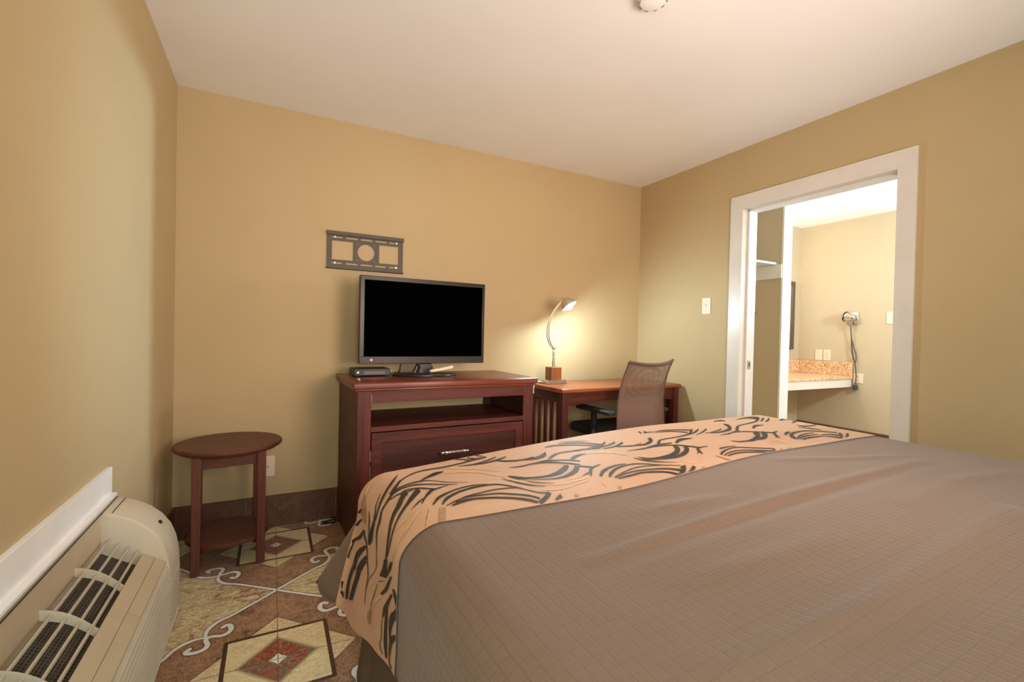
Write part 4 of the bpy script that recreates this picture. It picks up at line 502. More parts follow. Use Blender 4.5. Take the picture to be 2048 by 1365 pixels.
# ------------------------------------------------------------------ room shell
T = .12
DY0, DY1, DZ = -.965, -1.862, 2.047      # rough opening in the right wall
BX, BY0, BY1 = 5.80, .133, -2.3          # dressing room beyond it
def sbox(name, mat, *a, bev=0.0):
    return struct(MB().box(*a, bev=bev).build(name, mat, smooth=0))
sbox('floor', m_floor, -T, BX+T, YF-T, BY0+T, -.1, 0)
sbox('ceiling', m_ceil, -T, W+T, YF-T, T, H, H+.1)
sbox('wall_left', m_wall, -T, 0, YF-T, T, 0, H)
sbox('wall_back', m_wall, 0, W, 0, T, 0, H)
sbox('wall_front', m_wall, 0, W, YF-T, YF, 0, H)
b = MB()
b.box(W, W+T, DY0, BY0, 0, H); b.box(W, W+T, YF, DY1, 0, H); b.box(W, W+T, DY1, DY0, DZ, H)
struct(b.build('wall_right', m_wall, smooth=0))
m_bath = paint_wall('dressing_room_paint', (.54, .455, .32, 1))
sbox('wall_bathroom_end', m_bath, BX, BX+T, BY1, BY0, 0, H)
sbox('wall_bathroom_rear', m_bath, W+T, BX+T, BY0, BY0+T, 0, H)
sbox('wall_bathroom_near', m_bath, W+T, BX+T, BY1-T, BY1, 0, H)
sbox('ceiling_bathroom', m_ceil, W+T, BX+T, BY1-T, BY0+T, H, H+.1)
sbox('wall_closet', m_bath, 4.40, 4.505, -.525, BY0, 0, H)
sbox('trim_2', m_white2, 4.392, 4.513, -.543, -.525, 0, H, bev=.002)
sbox('baseboard_back', m_tbase, 0.012, W-.012, -.012, 0, 0, .183)
sbox('baseboard_left', m_tbase, 0, .012, -1.10, 0, 0, .183)
sbox('baseboard_right', m_tbase, W-.012, W, -.885, -.0, 0, .183)
sbox('baseboard_bathroom', m_tbase, BX-.012, BX, BY1, BY0, 0, .255)

# door casing, jambs and stops
d1 = bpy.data.objects.new('door_1', None); C.objects.link(d1); struct(d1)
cw, ct = .072, .017
zt_ = DZ+cw
MB().prism([(DY0+.0, 0), (DY0+cw, 0), (DY0+cw, zt_), (DY0, DZ)], 'x', W-ct, W, bev=.0015).build('casing', m_white, d1)
MB().prism([(DY1, 0), (DY1, DZ), (DY1-cw+.012, zt_), (DY1-cw+.012, 0)], 'x', W-ct, W, bev=.0015).build('casing', m_white, d1)
MB().prism([(DY0, DZ), (DY0+cw, zt_), (DY1-cw+.012, zt_), (DY1, DZ)], 'x', W-ct, W, bev=.0015).build('casing', m_white, d1)
for q in ((DY0-.02, DY0+.006, 0, DZ+.006), (DY1-.006, DY1+.02, 0, DZ+.006), (DY1+.02, DY0-.02, DZ-.02, DZ+.006)): MB().box(W-.0165, W+T+.004, *q, .0015).build('jamb', m_white, d1)
for q in ((DY0-.032, DY0-.02, 0, DZ-.02), (DY1+.02, DY1+.032, 0, DZ-.02), (DY1+.02, DY0-.02, DZ-.032, DZ-.02)): MB().box(W+.04, W+T, *q, .002).build('stop', m_white2, d1)
b = MB(); b.box(W+.058, W+.088, DY0-.0345, DY0-.0318, .955, 1.015, .001); o = b.build('strike_plate', m_nickel, d1); o['label'] = 'metal strike plate'
b = MB(); b.box(W+.067, W+.079, DY0-.0352, DY0-.034, .972, .998); b.build('strike_hole', m_dark, o)

# ------------------------------------------------------------------ wall plates
def plate(name, loc, rz, label, cat, kind, group=None, w=.074, h=.118):
    """wall plate facing -y before rotation"""
    r = thing(name, loc, label, cat, rz, group)
    MB().box(-w/2, w/2, -.0065, -.001, -h/2, h/2, .003).build('plate', m_plate, r)
    if kind == 'switch':
        MB().box(-.005, .005, -.009, -.006, -.013, .013, .001).build('surround', m_plate, r)
        MB().box(-.0035, .0035, -.017, -.006, -.002, .010, .001, M=Matrix.Rotation(-.35, 4, 'X')).build('toggle', m_plate, r)
    elif kind == 'outlet':
        for dz in (-.02, .02):
            f = MB().box(-.017, .017, -.0085, -.006, dz-.014, dz+.014, .004).build('socket', m_plate, r)
            b = MB()
            b.box(-.008, -.006, -.0092, -.0084, dz-.003, dz+.006); b.box(.006, .008, -.0092, -.0084, dz-.003, dz+.006); b.box(-.002, .002, -.0092, -.0084, dz-.010, dz-.006)
            b.build('slots', m_dark, f)
    elif kind == 'coax':
        b = MB(); b.lathe([(0, 0), (.006, 0), (.006, .009), (0, .009)], 12, M=Matrix.Translation((0, -.006, 0)) @ Matrix.Rotation(PI/2, 4, 'X')); b.build('jack', m_nickel, r)
    for dz in ((-.03, .03) if kind != 'outlet' else (0,)):
        MB().lathe([(0, 0), (.003, 0), (.0025, .001), (0, .0012)], 10, M=Matrix.Translation((0, -.0064, dz)) @ Matrix.Rotation(PI/2, 4, 'X')).build('screw', m_nickel, r)
    return r
RW = -PI/2   # plates on walls that face -x
plate('outlet', (.452, 0, .356), 0, 'almond cable outlet plate on the back wall behind the round side table', 'outlet', 'coax')
plate('light_switch', (W, -.703, 1.392), RW, 'almond toggle switch on the bedroom wall left of the doorway', 'light switch', 'switch')
plate('light_switch', (BX, -.765, 1.40), RW, 'almond switch plate inside the dressing room near the right door jamb', 'light switch', 'switch', w=.118)
plate('outlet', (BX, -.087, 1.009), RW, 'blank almond plate above the granite backsplash, left of the pair', 'outlet', 'blank')
plate('outlet', (BX, -.172, 1.009), RW, 'almond socket plate above the granite backsplash, right of the pair', 'outlet', 'outlet')
plate('outlet', (BX, -.478, .786), RW, 'small square white outlet beside the end of the granite counter', 'outlet', 'outlet', w=.09, h=.10)

# smoke detector on the ceiling, cut by the top of the frame
sd = thing('smoke_detector', (1.715, -1.70, H), 'round white detector on the ceiling at the top edge of the picture', 'smoke detector')
MB().lathe([(0, -.034), (.03, -.034), (.045, -.03), (.052, -.022), (.056, -.012), (.062, -.010), (.065, -.006), (.065, 0), (0, 0)], 40).build('housing', m_ceil, sd)
b = MB()
for k in range(10):
    a = 2*PI*k/10; b.box(.044, .054, -.006, .006, -.027, -.018, M=Matrix.Rotation(a, 4, 'Z'))
b.build('vents', plain('vent_grey', (.30, .25, .2, 1), .6), sd)

# ------------------------------------------------------------------ air conditioner on the left wall
trim = MB()
AY0, AY1 = -1.128, -2.24
trim.box(0, .014, AY1-.07, AY0+.012, .607, .698, .002); trim.box(.012, .030, AY1, AY0-.004, .6075, .618, .002)
trim.box(0, .014, AY0-.06, AY0+.012, .20, .618, .003); trim.box(0, .014, AY1-.07, AY1, .20, .618, .003)
struct(trim.build('trim_1', m_trim))
ac = thing('air_conditioner', (0, AY0, 0), 'beige through-wall air conditioner with a louvred top grille under white trim', 'air conditioner')
LEN = AY0-AY1
prof = [(.016, .205), (.016, .606), (.05, .598), (.085, .583), (.118, .562), (.148, .533), (.172, .497), (.187, .455), (.195, .41), (.198, .35), (.198, .215), (.188, .200)]
for y0, y1 in ((0, -.158), (-LEN+.158, -LEN)): MB().prism(prof, 'y', y0, y1, bev=.006).build('end_cap', m_beige, ac, 40)
prof2 = [(.016, .205), (.016, .606), (.024, .602), (.030, .535), (.030, .485), (.126, .425), (.127, .466), (.186, .428), (.179, .42), (.179, .22), (.176, .205)]
MB().prism(prof2, 'y', -.158, -LEN+.158).build('cabinet', m_beige2, ac, 20)
# dark coil screen in the grille pocket
def screen_mat():
    m, t, p = new_mat('coil_screen', rough=.6)
    co = coords(t); sp = t.nodes.new('ShaderNodeSeparateXYZ'); t.links.new(co, sp.inputs[0])
    gx = (V(t, sp.outputs[0]).fmod(.0062)-.0031).abs(); gy = (V(t, sp.outputs[1]).fmod(.0105)-.0052).abs()
    g = gx.gt(.0021).mx(gy.gt(.0042))
    n = noise(t, co, 40, 3)
    hole = mix(t, n.ramp(.5, .62), srgb(16, 13, 11), srgb(62, 26, 18))
    t.links.new(mix(t, g, hole, srgb(84, 78, 66)), p.inputs['Base Color']); return m
m_scr = screen_mat()
b = MB(); b.prism([(.031, .487), (.125, .428), (.125, .434), (.031, .493)], 'y', -.175, -LEN+.175); b.build('coil_screen', m_scr, ac)
b = MB()
for x in (.040, .063, .086, .109):
    z = .532-.65*(x-.028)-.022
    b.prism([(x-.006, z-.02), (x+.006, z-.028), (x+.006, z-.022), (x-.006, z-.014)], 'y', -.17, -LEN+.17)
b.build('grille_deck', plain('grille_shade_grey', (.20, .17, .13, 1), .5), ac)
for x in (.050, .073, .096, .118):
    z = .534-.65*(x-.028)+.004
    MB().box(x-.0022, x+.0022, -LEN+.16, -.158, z-.006, z+.002, .001).build('grille_bar', m_beige, ac)
nr = 4
for k in range(nr):
    y = -.158-(LEN-.316)*(k+1)/(nr+.0)+(.0 if k < nr-1 else .006)
    pts = []
    for i in range(9):
        s = i/8; x = .029+.099*s; z = .536-.068*s+.012*math.sin(PI*s)
        pts.append((x, z))
    pts += [(x, z-.022) for x, z in pts[::-1]]
    MB().prism(pts, 'y', y, y-.004).build('grille_rib', m_beige, ac)
# flat access panels between grille and front
def plane_strip(x0, x1, y0, y1, up=.003):
    z = lambda x: .466-.644*(x-.127)
    return [(x0, z(x0)-.002), (x1, z(x1)-.002), (x1, z(x1)+up), (x0, z(x0)+up)], y0, y1
for x0, x1, y0, y1, nm in ((.129, .158, -.162, -LEN+.162, 'top_panel'), (.1595, .1855, -.162, -.47, 'control_door'), (.1595, .1855, -.4715, -LEN+.162, 'top_panel')):
    pts, a, c = plane_strip(x0, x1, y0, y1)
    MB().prism(pts, 'y', a, c).build(nm, m_beige2, ac, 20)
# louvred front
b = MB()
for k in range(13):
    z = .418-.017*k; xo = .1985 if k > 2 else .193+.0018*k
    b.prism([(.177, z), (xo-.010, z-.001), (xo, z-.0078), (xo, z-.0105), (.177, z-.009)], 'y', -.010 if k > 0 else -.158, -LEN+.010)
b.build('front_grille', m_beige, ac, 20)
b = MB()
M = Matrix.Translation((.1545, -.075, .5262)) @ Matrix.Rotation(math.radians(50), 4, 'Y')
b.lathe([(0, -.001), (.0065, -.001), (.0065, .0035), (.005, .0042), (0, .0042)], 16, M=M); b.build('screw_cap', m_dark, ac)
MB().box(.0305, .0325, -LEN, -.002, .6015, .6035).build('seam', m_dark, ac); MB().box(.052, .0535, -.15, -.008, .596, .5985).build('seam', m_dark, ac)
# ------------------------------------------------------------------ round side table
tb = thing('side_table', (.283, -.325, 0), 'small round dark wooden side table beside the air conditioner', 'side table', math.radians(5))
TZ = .585
MB().lathe([(0, TZ-.034), (.205, TZ-.034), (.216, TZ-.030), (.222, TZ-.022), (.231, TZ-.020), (.236, TZ-.013), (.236, TZ-.006), (.231, TZ), (0, TZ)], 72).build('tabletop', m_tablew, tb, 25)
h = .118
for s in (-1, 1):
    MB().box(-h, h, s*h-.009, s*h+.009, TZ-.095, TZ-.032, .002).build('apron', m_tablew, tb)
    MB().box(s*h-.009, s*h+.009, -h, h, TZ-.095, TZ-.032, .002).build('apron', m_tablew, tb)
for sx in (-1, 1):
    for sy in (-1, 1):
        MB().box(sx*.133-.0185, sx*.133+.0185, sy*.133-.0185, sy*.133+.0185, 0, TZ-.034, .003).build('leg', m_tablewz, tb)
MB().lathe([(0, .118), (.173, .118), (.180, .122), (.180, .134), (.175, .138), (0, .138)], 64).build('shelf', m_tablew, tb, 25)

# ------------------------------------------------------------------ dresser
DZT = .895
dr = thing('dresser', (.826, -.645, 0), 'dark mahogany dresser with an open shelf, carrying the television', 'dresser', math.radians(1.6))
DW, DD = 1.07, .585
b = MB()
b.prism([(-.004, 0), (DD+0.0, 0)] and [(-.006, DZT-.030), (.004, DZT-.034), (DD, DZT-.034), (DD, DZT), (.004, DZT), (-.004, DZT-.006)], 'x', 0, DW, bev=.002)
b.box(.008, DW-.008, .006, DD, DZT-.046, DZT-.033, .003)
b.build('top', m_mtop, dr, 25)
for x0 in (.022, DW-.044):
    MB().box(x0, x0+.022, .03, DD-.01, .02, DZT-.046, .001).build('side_panel', m_mahogy, dr)
for x0, x1 in ((.020, .088), (DW-.086, DW-.020)):
    MB().box(x0, x1, .012, .034, 0, DZT-.045, .003).build('front_post', m_mahogz, dr)
    MB().box(x0, x0+.03 if x0 < .5 else x1, DD-.04, DD-.01, 0, DZT-.05, .002).build('rear_post', m_mahogz, dr)
X0, X1 = .088, DW-.086
MB().box(X0, X1, .013, .034, DZT-.105, DZT-.045, .002).build('top_rail', m_mahog, dr)
MB().box(X0-.04, X1+.04, .018, DD-.02, .645, .662, .001).build('shelf', m_mahog, dr)
MB().box(X0, X1, .011, .030, .640, .667, .002).build('shelf_edge', m_mahog, dr)
MB().box(.044, DW-.044, DD-.03, DD-.02, .02, .645).build('back_panel', m_mahogy, dr)
MB().box(X0, X1, .02, .034, .05, .09, .002).build('bottom_rail', m_mahog, dr)
def drawer(z0, z1):
    d = bpy.data.objects.new('drawer', None)
    b = MB()
    sw = .05
    b.box(X0+.004, X1-.004, .020, .028, z0, z1)
    b.box(X0+.004, X0+.004+sw, .010, .021, z0, z1, .0025); b.box(X1-.004-sw, X1-.004, .010, .021, z0, z1, .0025)
    b.box(X0+sw, X1-sw, .0105, .021, z1-sw, z1, .0025); b.box(X0+sw, X1-sw, .0105, .021, z0, z0+sw, .0025)
    o = b.build('drawer', m_mahog, dr)
    MB().box(X0+.004+sw-.002, X1-.002-sw, .0165, .0205, z0+sw-.002, z1-sw+.002).build('recessed_panel', m_panel, o)
    hx, hz = (X0+X1)/2-.0, z1-.132
    b = MB()
    n = 46; hl = .052
    for ph in (0, 2*PI/3, 4*PI/3):
        b.tube([(hx-hl+2*hl*i/n, -.012+.0045*math.cos(ph+9*PI*i/n), hz+.0045*math.sin(ph+9*PI*i/n)) for i in range(n+1)], .0042, 6)
    for s in (-1, 1):
        M = Matrix.Translation((hx+s*hl, -.012, hz)) @ Matrix.Rotation(s*PI/2, 4, 'Y')
        b.lathe([(0, -.006), (.010, -.004), (.012, .001), (.009, .008), (.006, .014), (.0085, .020), (.006, .028), (0, .034)], 14, M=M)
        b.tube([(hx+s*hl, -.012, hz), (hx+s*hl, .014, hz)], .0045, 8)
    b.build('handle', m_nickel, o)['label'] = 'twisted nickel pull'
    return o
drawer(.372, .634); drawer(.098, .362)
m_chip = plain('bare_wood_chip', srgb(206, 186, 160), .7)
for z0, z1 in ((.79, .838), (.40, .47), (.49, .545)): MB().box(X0-.0005, X0+.0008, .0102, .0122, z0, z1).build('edge_chip', m_chip, dr)

# ------------------------------------------------------------------ television
tv = thing('television', (1.288, -.30, DZT), 'black flat-screen television standing on the mahogany dresser', 'television', math.radians(.8))
TW, TH, T0 = .775, .505, .072
MB().prism([(-TW/2, T0), (TW/2, T0), (TW/2, T0+TH), (-TW/2, T0+TH)], 'y', -.002, .030, bev=.004).build('casing', m_blackm, tv)
MB().box(-TW/2+.09, TW/2-.09, .028, .062, T0+.05, T0+TH-.12, .02).build('rear_housing', m_blackm, tv)
b = MB(); fb = .030
m_bez = plain('gloss_black_bezel', (.026, .022, .019, 1), .3, 0, .25, var=.05)
b.box(-TW/2, TW/2, -.008, .0, T0, T0+.043, .003); b.box(-TW/2, TW/2, -.008, 0, T0+TH-.026, T0+TH, .003)
b.box(-TW/2, -TW/2+.027, -.008, 0, T0+.04, T0+TH-.02, .003); b.box(TW/2-.018, TW/2, -.008, 0, T0+.04, T0+TH-.02, .003)
bz = b.build('bezel', m_bez, tv)
MB().box(-TW/2+.026, TW/2-.017, -.0035, -.001, T0+.042, T0+TH-.025).build('screen', m_screen, tv)
m_red, t_, p_ = new_mat('red_standby_light', (.8, .02, .05, 1)); p_.inputs['Emission Color'].default_value = (1, .05, .12, 1); p_.inputs['Emission Strength'].default_value = 14
b = MB(); b.ball((-TW/2+.068, -.008, T0+.022), .0055, .003, .0055, 12); b.build('standby_light', m_red, bz)['label'] = 'red standby light'
b = MB(); b.prism([(-.075, 0), (.075, 0), (.045, .07), (-.045, .07)], 'y', .012, .034, bev=.004); b.tube([(-.055, .005, .085), (-.03, .002, .05), (-.045, .0, .012)], .006, 8); b.build('neck', m_black, tv)
MB().lathe([(0, 0), (.19, 0), (.20, .004), (.198, .010), (.185, .013), (0, .018)], 64, sx=1, sy=.62, M=Matrix.Translation((.005, 0, 0))).build('stand_base', m_black, tv)
b = MB(); b.tube([(-.12, .06, .09), (-.135, .06, .05), (-.13, .09, .02), (-.135, .13, .006), (-.14, .18, .005)], .0035, 8); b.build('power_lead', m_cable, tv)

cb = thing('cable_box', (.976, -.235, DZT), 'small black cable box at the left end of the dresser top', 'cable box', math.radians(2))
MB().box(-.102, .102, -.075, .075, .004, .044, .004).build('case', m_blackm, cb)
for sx in (-.08, .08):
    for sy in (-.055, .055): MB().lathe([(0, 0), (.009, 0), (.009, .005), (0, .005)], 12, M=Matrix.Translation((sx, sy, 0))).build('foot', m_dark, cb)
b = MB(); b.lathe([(0, 0), (.006, 0), (.005, .003), (0, .003)], 14, M=Matrix.Translation((-.082, -.075, .024)) @ Matrix.Rotation(PI/2, 4, 'X')); b.build('button', m_chrome, cb)
b = MB(); b.box(-.05, .07, -.0757, -.0748, .012, .03); b.build('display_window', m_black, cb)

rc = thing('remote_control', (1.376, -.352, DZT+.040), 'pale remote control lying tilted on the television stand', 'remote control', math.radians(8))
Mr = Matrix.Rotation(math.radians(-9), 4, 'Y')
b = MB(); pts = []
for i in range(33):
    a = 2*PI*i/32
    r = .078*math.copysign(abs(math.cos(a))**.9, math.cos(a)); w = .022*(1+.25*math.cos(a))*math.copysign(abs(math.sin(a))**.8, math.sin(a))
    pts.append((r, w))
b.prism(pts[:-1], 'z', -.008, .010, bev=.005, M=Mr, seg=3); b.build('body', plain('cream_plastic', (.78, .62, .46, 1), .4), rc, 40)
b = MB()
for i in range(4):
    for j in (-1, 0, 1): b.lathe([(0, 0), (.0035, 0), (.003, .002), (0, .002)], 8, M=Mr @ Matrix.Translation((-.02+.018*i, j*.010, .0098)))
b.build('buttons', plain('grey_button', (.45, .36, .27, 1), .5), rc)

# ------------------------------------------------------------------ tv bracket on the wall
wm = thing('tv_wall_bracket', (.983, 0, 1.648), 'grey steel television bracket left empty on the wall above the television', 'tv bracket')
def holed_plate(outer, holes, thick, name, mat, parent):
    cu = bpy.data.curves.new('tmp_plate', 'CURVE'); cu.dimensions = '2D'; cu.fill_mode = 'BOTH'; cu.extrude = thick/2
    for pl in [outer]+holes:
        s = cu.splines.new('POLY'); s.points.add(len(pl)-1); s.use_cyclic_u = True
        for p, (x, y) in zip(s.points, pl): p.co = (x, y, 0, 1)
    o = bpy.data.objects.new('tmp_plate', cu); C.objects.link(o)
    bpy.context.view_layer.update()
    me = bpy.data.meshes.new_from_object(o.evaluated_get(bpy.context.evaluated_depsgraph_get()))
    bpy.data.objects.remove(o)
    me.transform(Matrix.Rotation(PI/2, 4, 'X')); me.name = name; me.materials.clear(); me.materials.append(mat)
    n = bpy.data.objects.new(name, me); C.objects.link(n); n.parent = parent; return n
def rect(x0, x1, y0, y1): return [(x0, y0), (x1, y0), (x1, y1), (x0, y1)]
def circ(cx, cy, r, n=40): return [(cx+r*math.cos(2*PI*i/n), cy+r*math.sin(2*PI*i/n)) for i in range(n)]
hs = [rect(-.203, -.078, -.058, .058), rect(.080, .203, -.058, .058), circ(0, 0, .052)]
for sx in (-1, 1):
    for sz in (-1, 1): hs.append(circ(sx*.052, sz*.050, .0045, 12))
for z in (-.079, .079):
    for x0, x1 in ((-.205, -.142), (-.122, -.048), (-.033, .041), (.056, .128), (.145, .205)):
        hs.append(rect(x0, x1, z-.0048, z+.0048))
pl = holed_plate(rect(-.232, .232, -.108, .108), hs, .003, 'plate', m_steel, wm); pl.location = (0, -.0045, 0)
b = MB()
b.prism([(-.022, .092), (-.004, .092), (-.004, .110), (-.008, .110), (-.008, .096), (-.018, .096), (-.018, .114), (-.022, .114)], 'x', -.234, .234)
b.prism([(-.020, -.104), (-.004, -.104), (-.004, -.116), (-.008, -.116), (-.020, -.112)], 'x', -.234, .234)
b.build('hook_rail', m_steel, wm)
b = MB(); b.box(-.229, .229, -.003, -.0005, .092, .104); b.box(-.229, .229, -.003, -.0005, -.106, -.094); b.build('rear_lip', m_steel, wm)
m_scrw = plain('bright_screw', (.8, .72, .6, 1), .3, .6)
for sx in (-1, 1):
    for z in (-.079, .079): MB().lathe([(0, 0), (.008, 0), (.008, .003), (.005, .006), (0, .006)], 12, M=Matrix.Translation((sx*.187, -.006, z)) @ Matrix.Rotation(PI/2, 4, 'X')).build('lag_screw', m_scrw, wm)

# loop of black cable on the floor by the dresser
lc = MB()
pts = [(.785+.038*math.cos(a)*1.0, -.082+.02*math.sin(a), .006+.003*math.sin(2*a)) for a in [2*PI*i/26 for i in range(27)]]
pts += [(.826, -.040, .008), (.812, -.028, .007), (.80, -.022, .0058)]
lc.tube(pts, .0048, 8)
tag(lc.build('cable', m_cable, None, 60), 'loop of thin black cable lying on the floor at the dresser foot', 'cable')

# ------------------------------------------------------------------ desk
DKZ = .807
dk = thing('desk', (2.125, -.545, 0), 'wooden writing desk with slatted sides in the corner of the room', 'desk', math.radians(1.5))
KW, KD = 1.10, .495
b = MB(); b.prism([(-.004, DKZ-.022), (.006, DKZ-.028), (KD, DKZ-.028), (KD, DKZ), (.006, DKZ), (-.004, DKZ-.006)], 'x', 0, KW, bev=.002); b.build('top', m_desktop, dk, 25)
lg = .048
for x0 in (.014, KW-.014-lg):
    for y0 in (.012, KD-.012-lg):
        MB().box(x0, x0+lg, y0, y0+lg, 0, DKZ-.028, .003).build('leg', m_mahogz, dk)
b = MB()
def arch(x0, x1, zt, zb, rise, n=14):
    p = [(x0, zt), (x0, zb)]+[(x0+(x1-x0)*i/n, zb+rise*math.sin(PI*i/n)) for i in range(1, n)]+[(x1, zb), (x1, zt)]
    return p
MB().prism(arch(.06, KW-.06, DKZ-.028, DKZ-.118, .03), 'y', .022, .042).build('front_apron', m_mahog, dk, 20)
MB().box(.06, KW-.06, KD-.04, KD-.02, DKZ-.12, DKZ-.028, .002).build('rear_apron', m_mahog, dk)
for x0 in (.026, KW-.046):
    MB().box(x0, x0+.02, .055, KD-.055, DKZ-.098, DKZ-.028, .002).build('side_rail', m_mahogy, dk)
    MB().box(x0, x0+.02, .055, KD-.055, .12, .17, .002).build('side_rail', m_mahogy, dk)
    for k in range(5):
        y = .092+.0765*k
        MB().box(x0+.004, x0+.016, y-.014, y+.014, .165, DKZ-.094, .001).build('slat', m_mahogz, dk)

# ------------------------------------------------------------------ desk lamp
LP = Vector((2.272, -.205, DKZ+.0012))
la = thing('desk_lamp', LP, 'lit desk lamp with a curved metal arm on a wooden block base', 'lamp', math.radians(0))
b = MB(); b.box(-.088, .078, -.062, .062, .0, .012, .002)
b.prism([(-.088, .012), (.078, .012), (.068, .028), (-.078, .028)], 'y', -.058, .058, bev=.002); pb = b.build('base_plate', m_nickel, la)
b = MB()
for dy in (-.028, .012):
    Mx = Matrix.Translation((.0755, dy, .021)) @ Matrix.Rotation(math.radians(-58), 4, 'Y')
    b.box(-.007, .007, -.013, .013, -.002, .002, M=Mx)
b.build('power_outlet', m_dark, pb)['label'] = 'dark power socket'
MB().box(-.043, .043, -.043, .043, .028, .118, .003).build('wood_block', m_lampw, la)
b = MB()
b.lathe([(0, .118), (.016, .118), (.016, .122), (.010, .124), (.010, .155), (.0, .155)], 20)
for k in range(5): b.lathe([(.004, .150+.017*k), (.0115, .155+.017*k), (.0115, .159+.017*k), (.004, .166+.017*k)], 18)
b.tube([(0, 0, .15), (0, 0, .25)], .006, 10); b.ball((0, 0, .252), .010, .010, .010, 12)
b.tube([(-.012, 0, .245), (.02, 0, .262)], .004, 8)
b.build('stem', m_nickel, la, 40)
def bez(p0, p1, p2, p3, n=24):
    p0, p1, p2, p3 = map(Vector, (p0, p1, p2, p3)); o = []
    for i in range(n+1):
        s = i/n; o.append(p0*(1-s)**3+p1*3*s*(1-s)**2+p2*3*s*s*(1-s)+p3*s**3)
    return o
HB = Vector((2.336, -.292, 1.368))-LP      # bulb centre
ax = Vector((.372, -.449, -.812)).normalized()
neck = HB-ax*.062
b = MB()
for dx, dz in ((-.007, .0), (.007, 0.0)):
    c = bez((dx, 0, .25), (-.075+dx, 0, .30), (-.105+dx*1.4, -.02, .47), (neck.x, neck.y, neck.z-dx*.4), 28)
    b.tube(c, .0036, 8)
b.build('arm', m_nickel, la, 60)
Mh = Matrix.Translation(HB) @ ax.to_track_quat('Z', 'Y').to_matrix().to_4x4()
b = MB()
outer = [(.0, -.078), (.013, -.078), (.014, -.060), (.03, -.050), (.045, -.034), (.054, -.015), (.058, .004)]
inner = [(.055, .004), (.051, -.015), (.043, -.032), (.028, -.047), (.012, -.052), (0, -.052)]
b.lathe(outer+inner, 40, M=Mh); b.build('lamp_shade', plain('lamp_shade_metal', (.62, .55, .45, 1), .3, .7), la, 40)
m_bulb, t_, p_ = new_mat('lit_bulb', (1, .9, .75, 1)); p_.inputs['Emission Color'].default_value = (.70, .93, 1.0, 1); p_.inputs['Emission Strength'].default_value = BULB
b = MB(); bb = bmesh.new(); bmesh.ops.create_icosphere(bb, subdivisions=2, radius=.026); b._take(bb, Mh); b.build('bulb', m_bulb, la)['label'] = 'glowing bulb'
b = MB(); b.tube([(-.086, .02, .010), (-.115, .01, .016), (-.150, -.02, .014), (-.182, -.045, .008), (-.192, -.05, -.02), (-.192, -.05, -.06)], .0042, 8); b.build('cord', m_cord, la, 60)['label'] = 'white cord'

# ------------------------------------------------------------------ task chair tucked in at the desk
ch = thing('office_chair', (2.655, -.44, 0), 'office chair with a taupe mesh back pushed in at the desk', 'chair')
def mesh_fabric():
    m, t, p = new_mat('taupe_mesh_fabric', srgb(124, 96, 83), .75)
    uv = coords(t, 'UV'); sp = t.nodes.new('ShaderNodeSeparateXYZ'); t.links.new(uv, sp.inputs[0])
    u, v = V(t, sp.outputs[0]), V(t, sp.outputs[1])
    rr = (((u-.47)*1.15).pw(2.0)+((v-.80)*1.9).pw(2.0)).sqrt()
    w = ((rr*7.5+noise(t, uv, 2.6, 2)*2.2)*2*PI).sin()
    al = (w*.09+.80).mx(v.lt(.56).mx(u.lt(.07)).mx(u.gt(.93))*.94).mx(v.gt(.955)).mn(1.0)
    t.links.new(al.s, p.inputs['Alpha'])
    h = (u*900).sin()*(v*900).sin(); t.links.new(bump(t, h, .2, .001), p.inputs['Normal'])
    return m
m_mesh = mesh_fabric()
BS = [(0, .50, -.265, .206), (.12, .54, -.262, .205), (.3, .62, -.258, .202), (.48, .72, -.256, .197), (.65, .81, -.268, .192), (.8, .90, -.295, .188), (.92, .965, -.325, .188), (1, 1.002, -.345, .190)]
def lerp_tab(s):
    for a, c in zip(BS, BS[1:]):
        if s <= c[0]+1e-9:
            k = (s-a[0])/(c[0]-a[0]); return [a[i]+(c[i]-a[i])*k for i in (1, 2, 3)]
    return BS[-1][1:]
def back_pt(u, v, dy=0.0):
    z, y, w = lerp_tab(v); q = 2*u-1
    return (q*w, y-.035*(1-q*q)+dy, z-(.022*(1-q*q) if v > .55 else 0)*((v-.55)/.45 if v > .55 else 0)+.012*q*max(0, v-.6))
b = MB(); b.grid(lambda u, v: back_pt(u, v), 26, 40, uv=lambda a, c: (a, c)); b.build('backrest', m_mesh, ch, 60)
m_brn = plain('dark_taupe_frame', srgb(104, 80, 68), .6)
b = MB()
b.tube([back_pt(0, i/40) for i in range(41)], .0055, 8); b.tube([back_pt(1, i/40) for i in range(41)], .0055, 8)
b.tube([back_pt(i/24, 1) for i in range(25)], .009, 8); b.tube([back_pt(i/24, 0) for i in range(25)], .008, 8)
b.build('back_frame', m_brn, ch, 60)
b = MB(); b.box(-.225, .225, -.20, .255, .455, .525, .034, 5); b.build('seat', plain('black_seat_fabric', (.03, .026, .022, 1), .85, bmp=.2), ch, 50)
b = MB(); b.prism([(-.04, .40), (-.20, .44), (-.262, .50), (-.262, .60), (-.285, .60), (-.29, .49), (-.215, .415), (-.04, .36)], 'x', -.035, .035, bev=.004); b.build('back_support', m_black, ch)
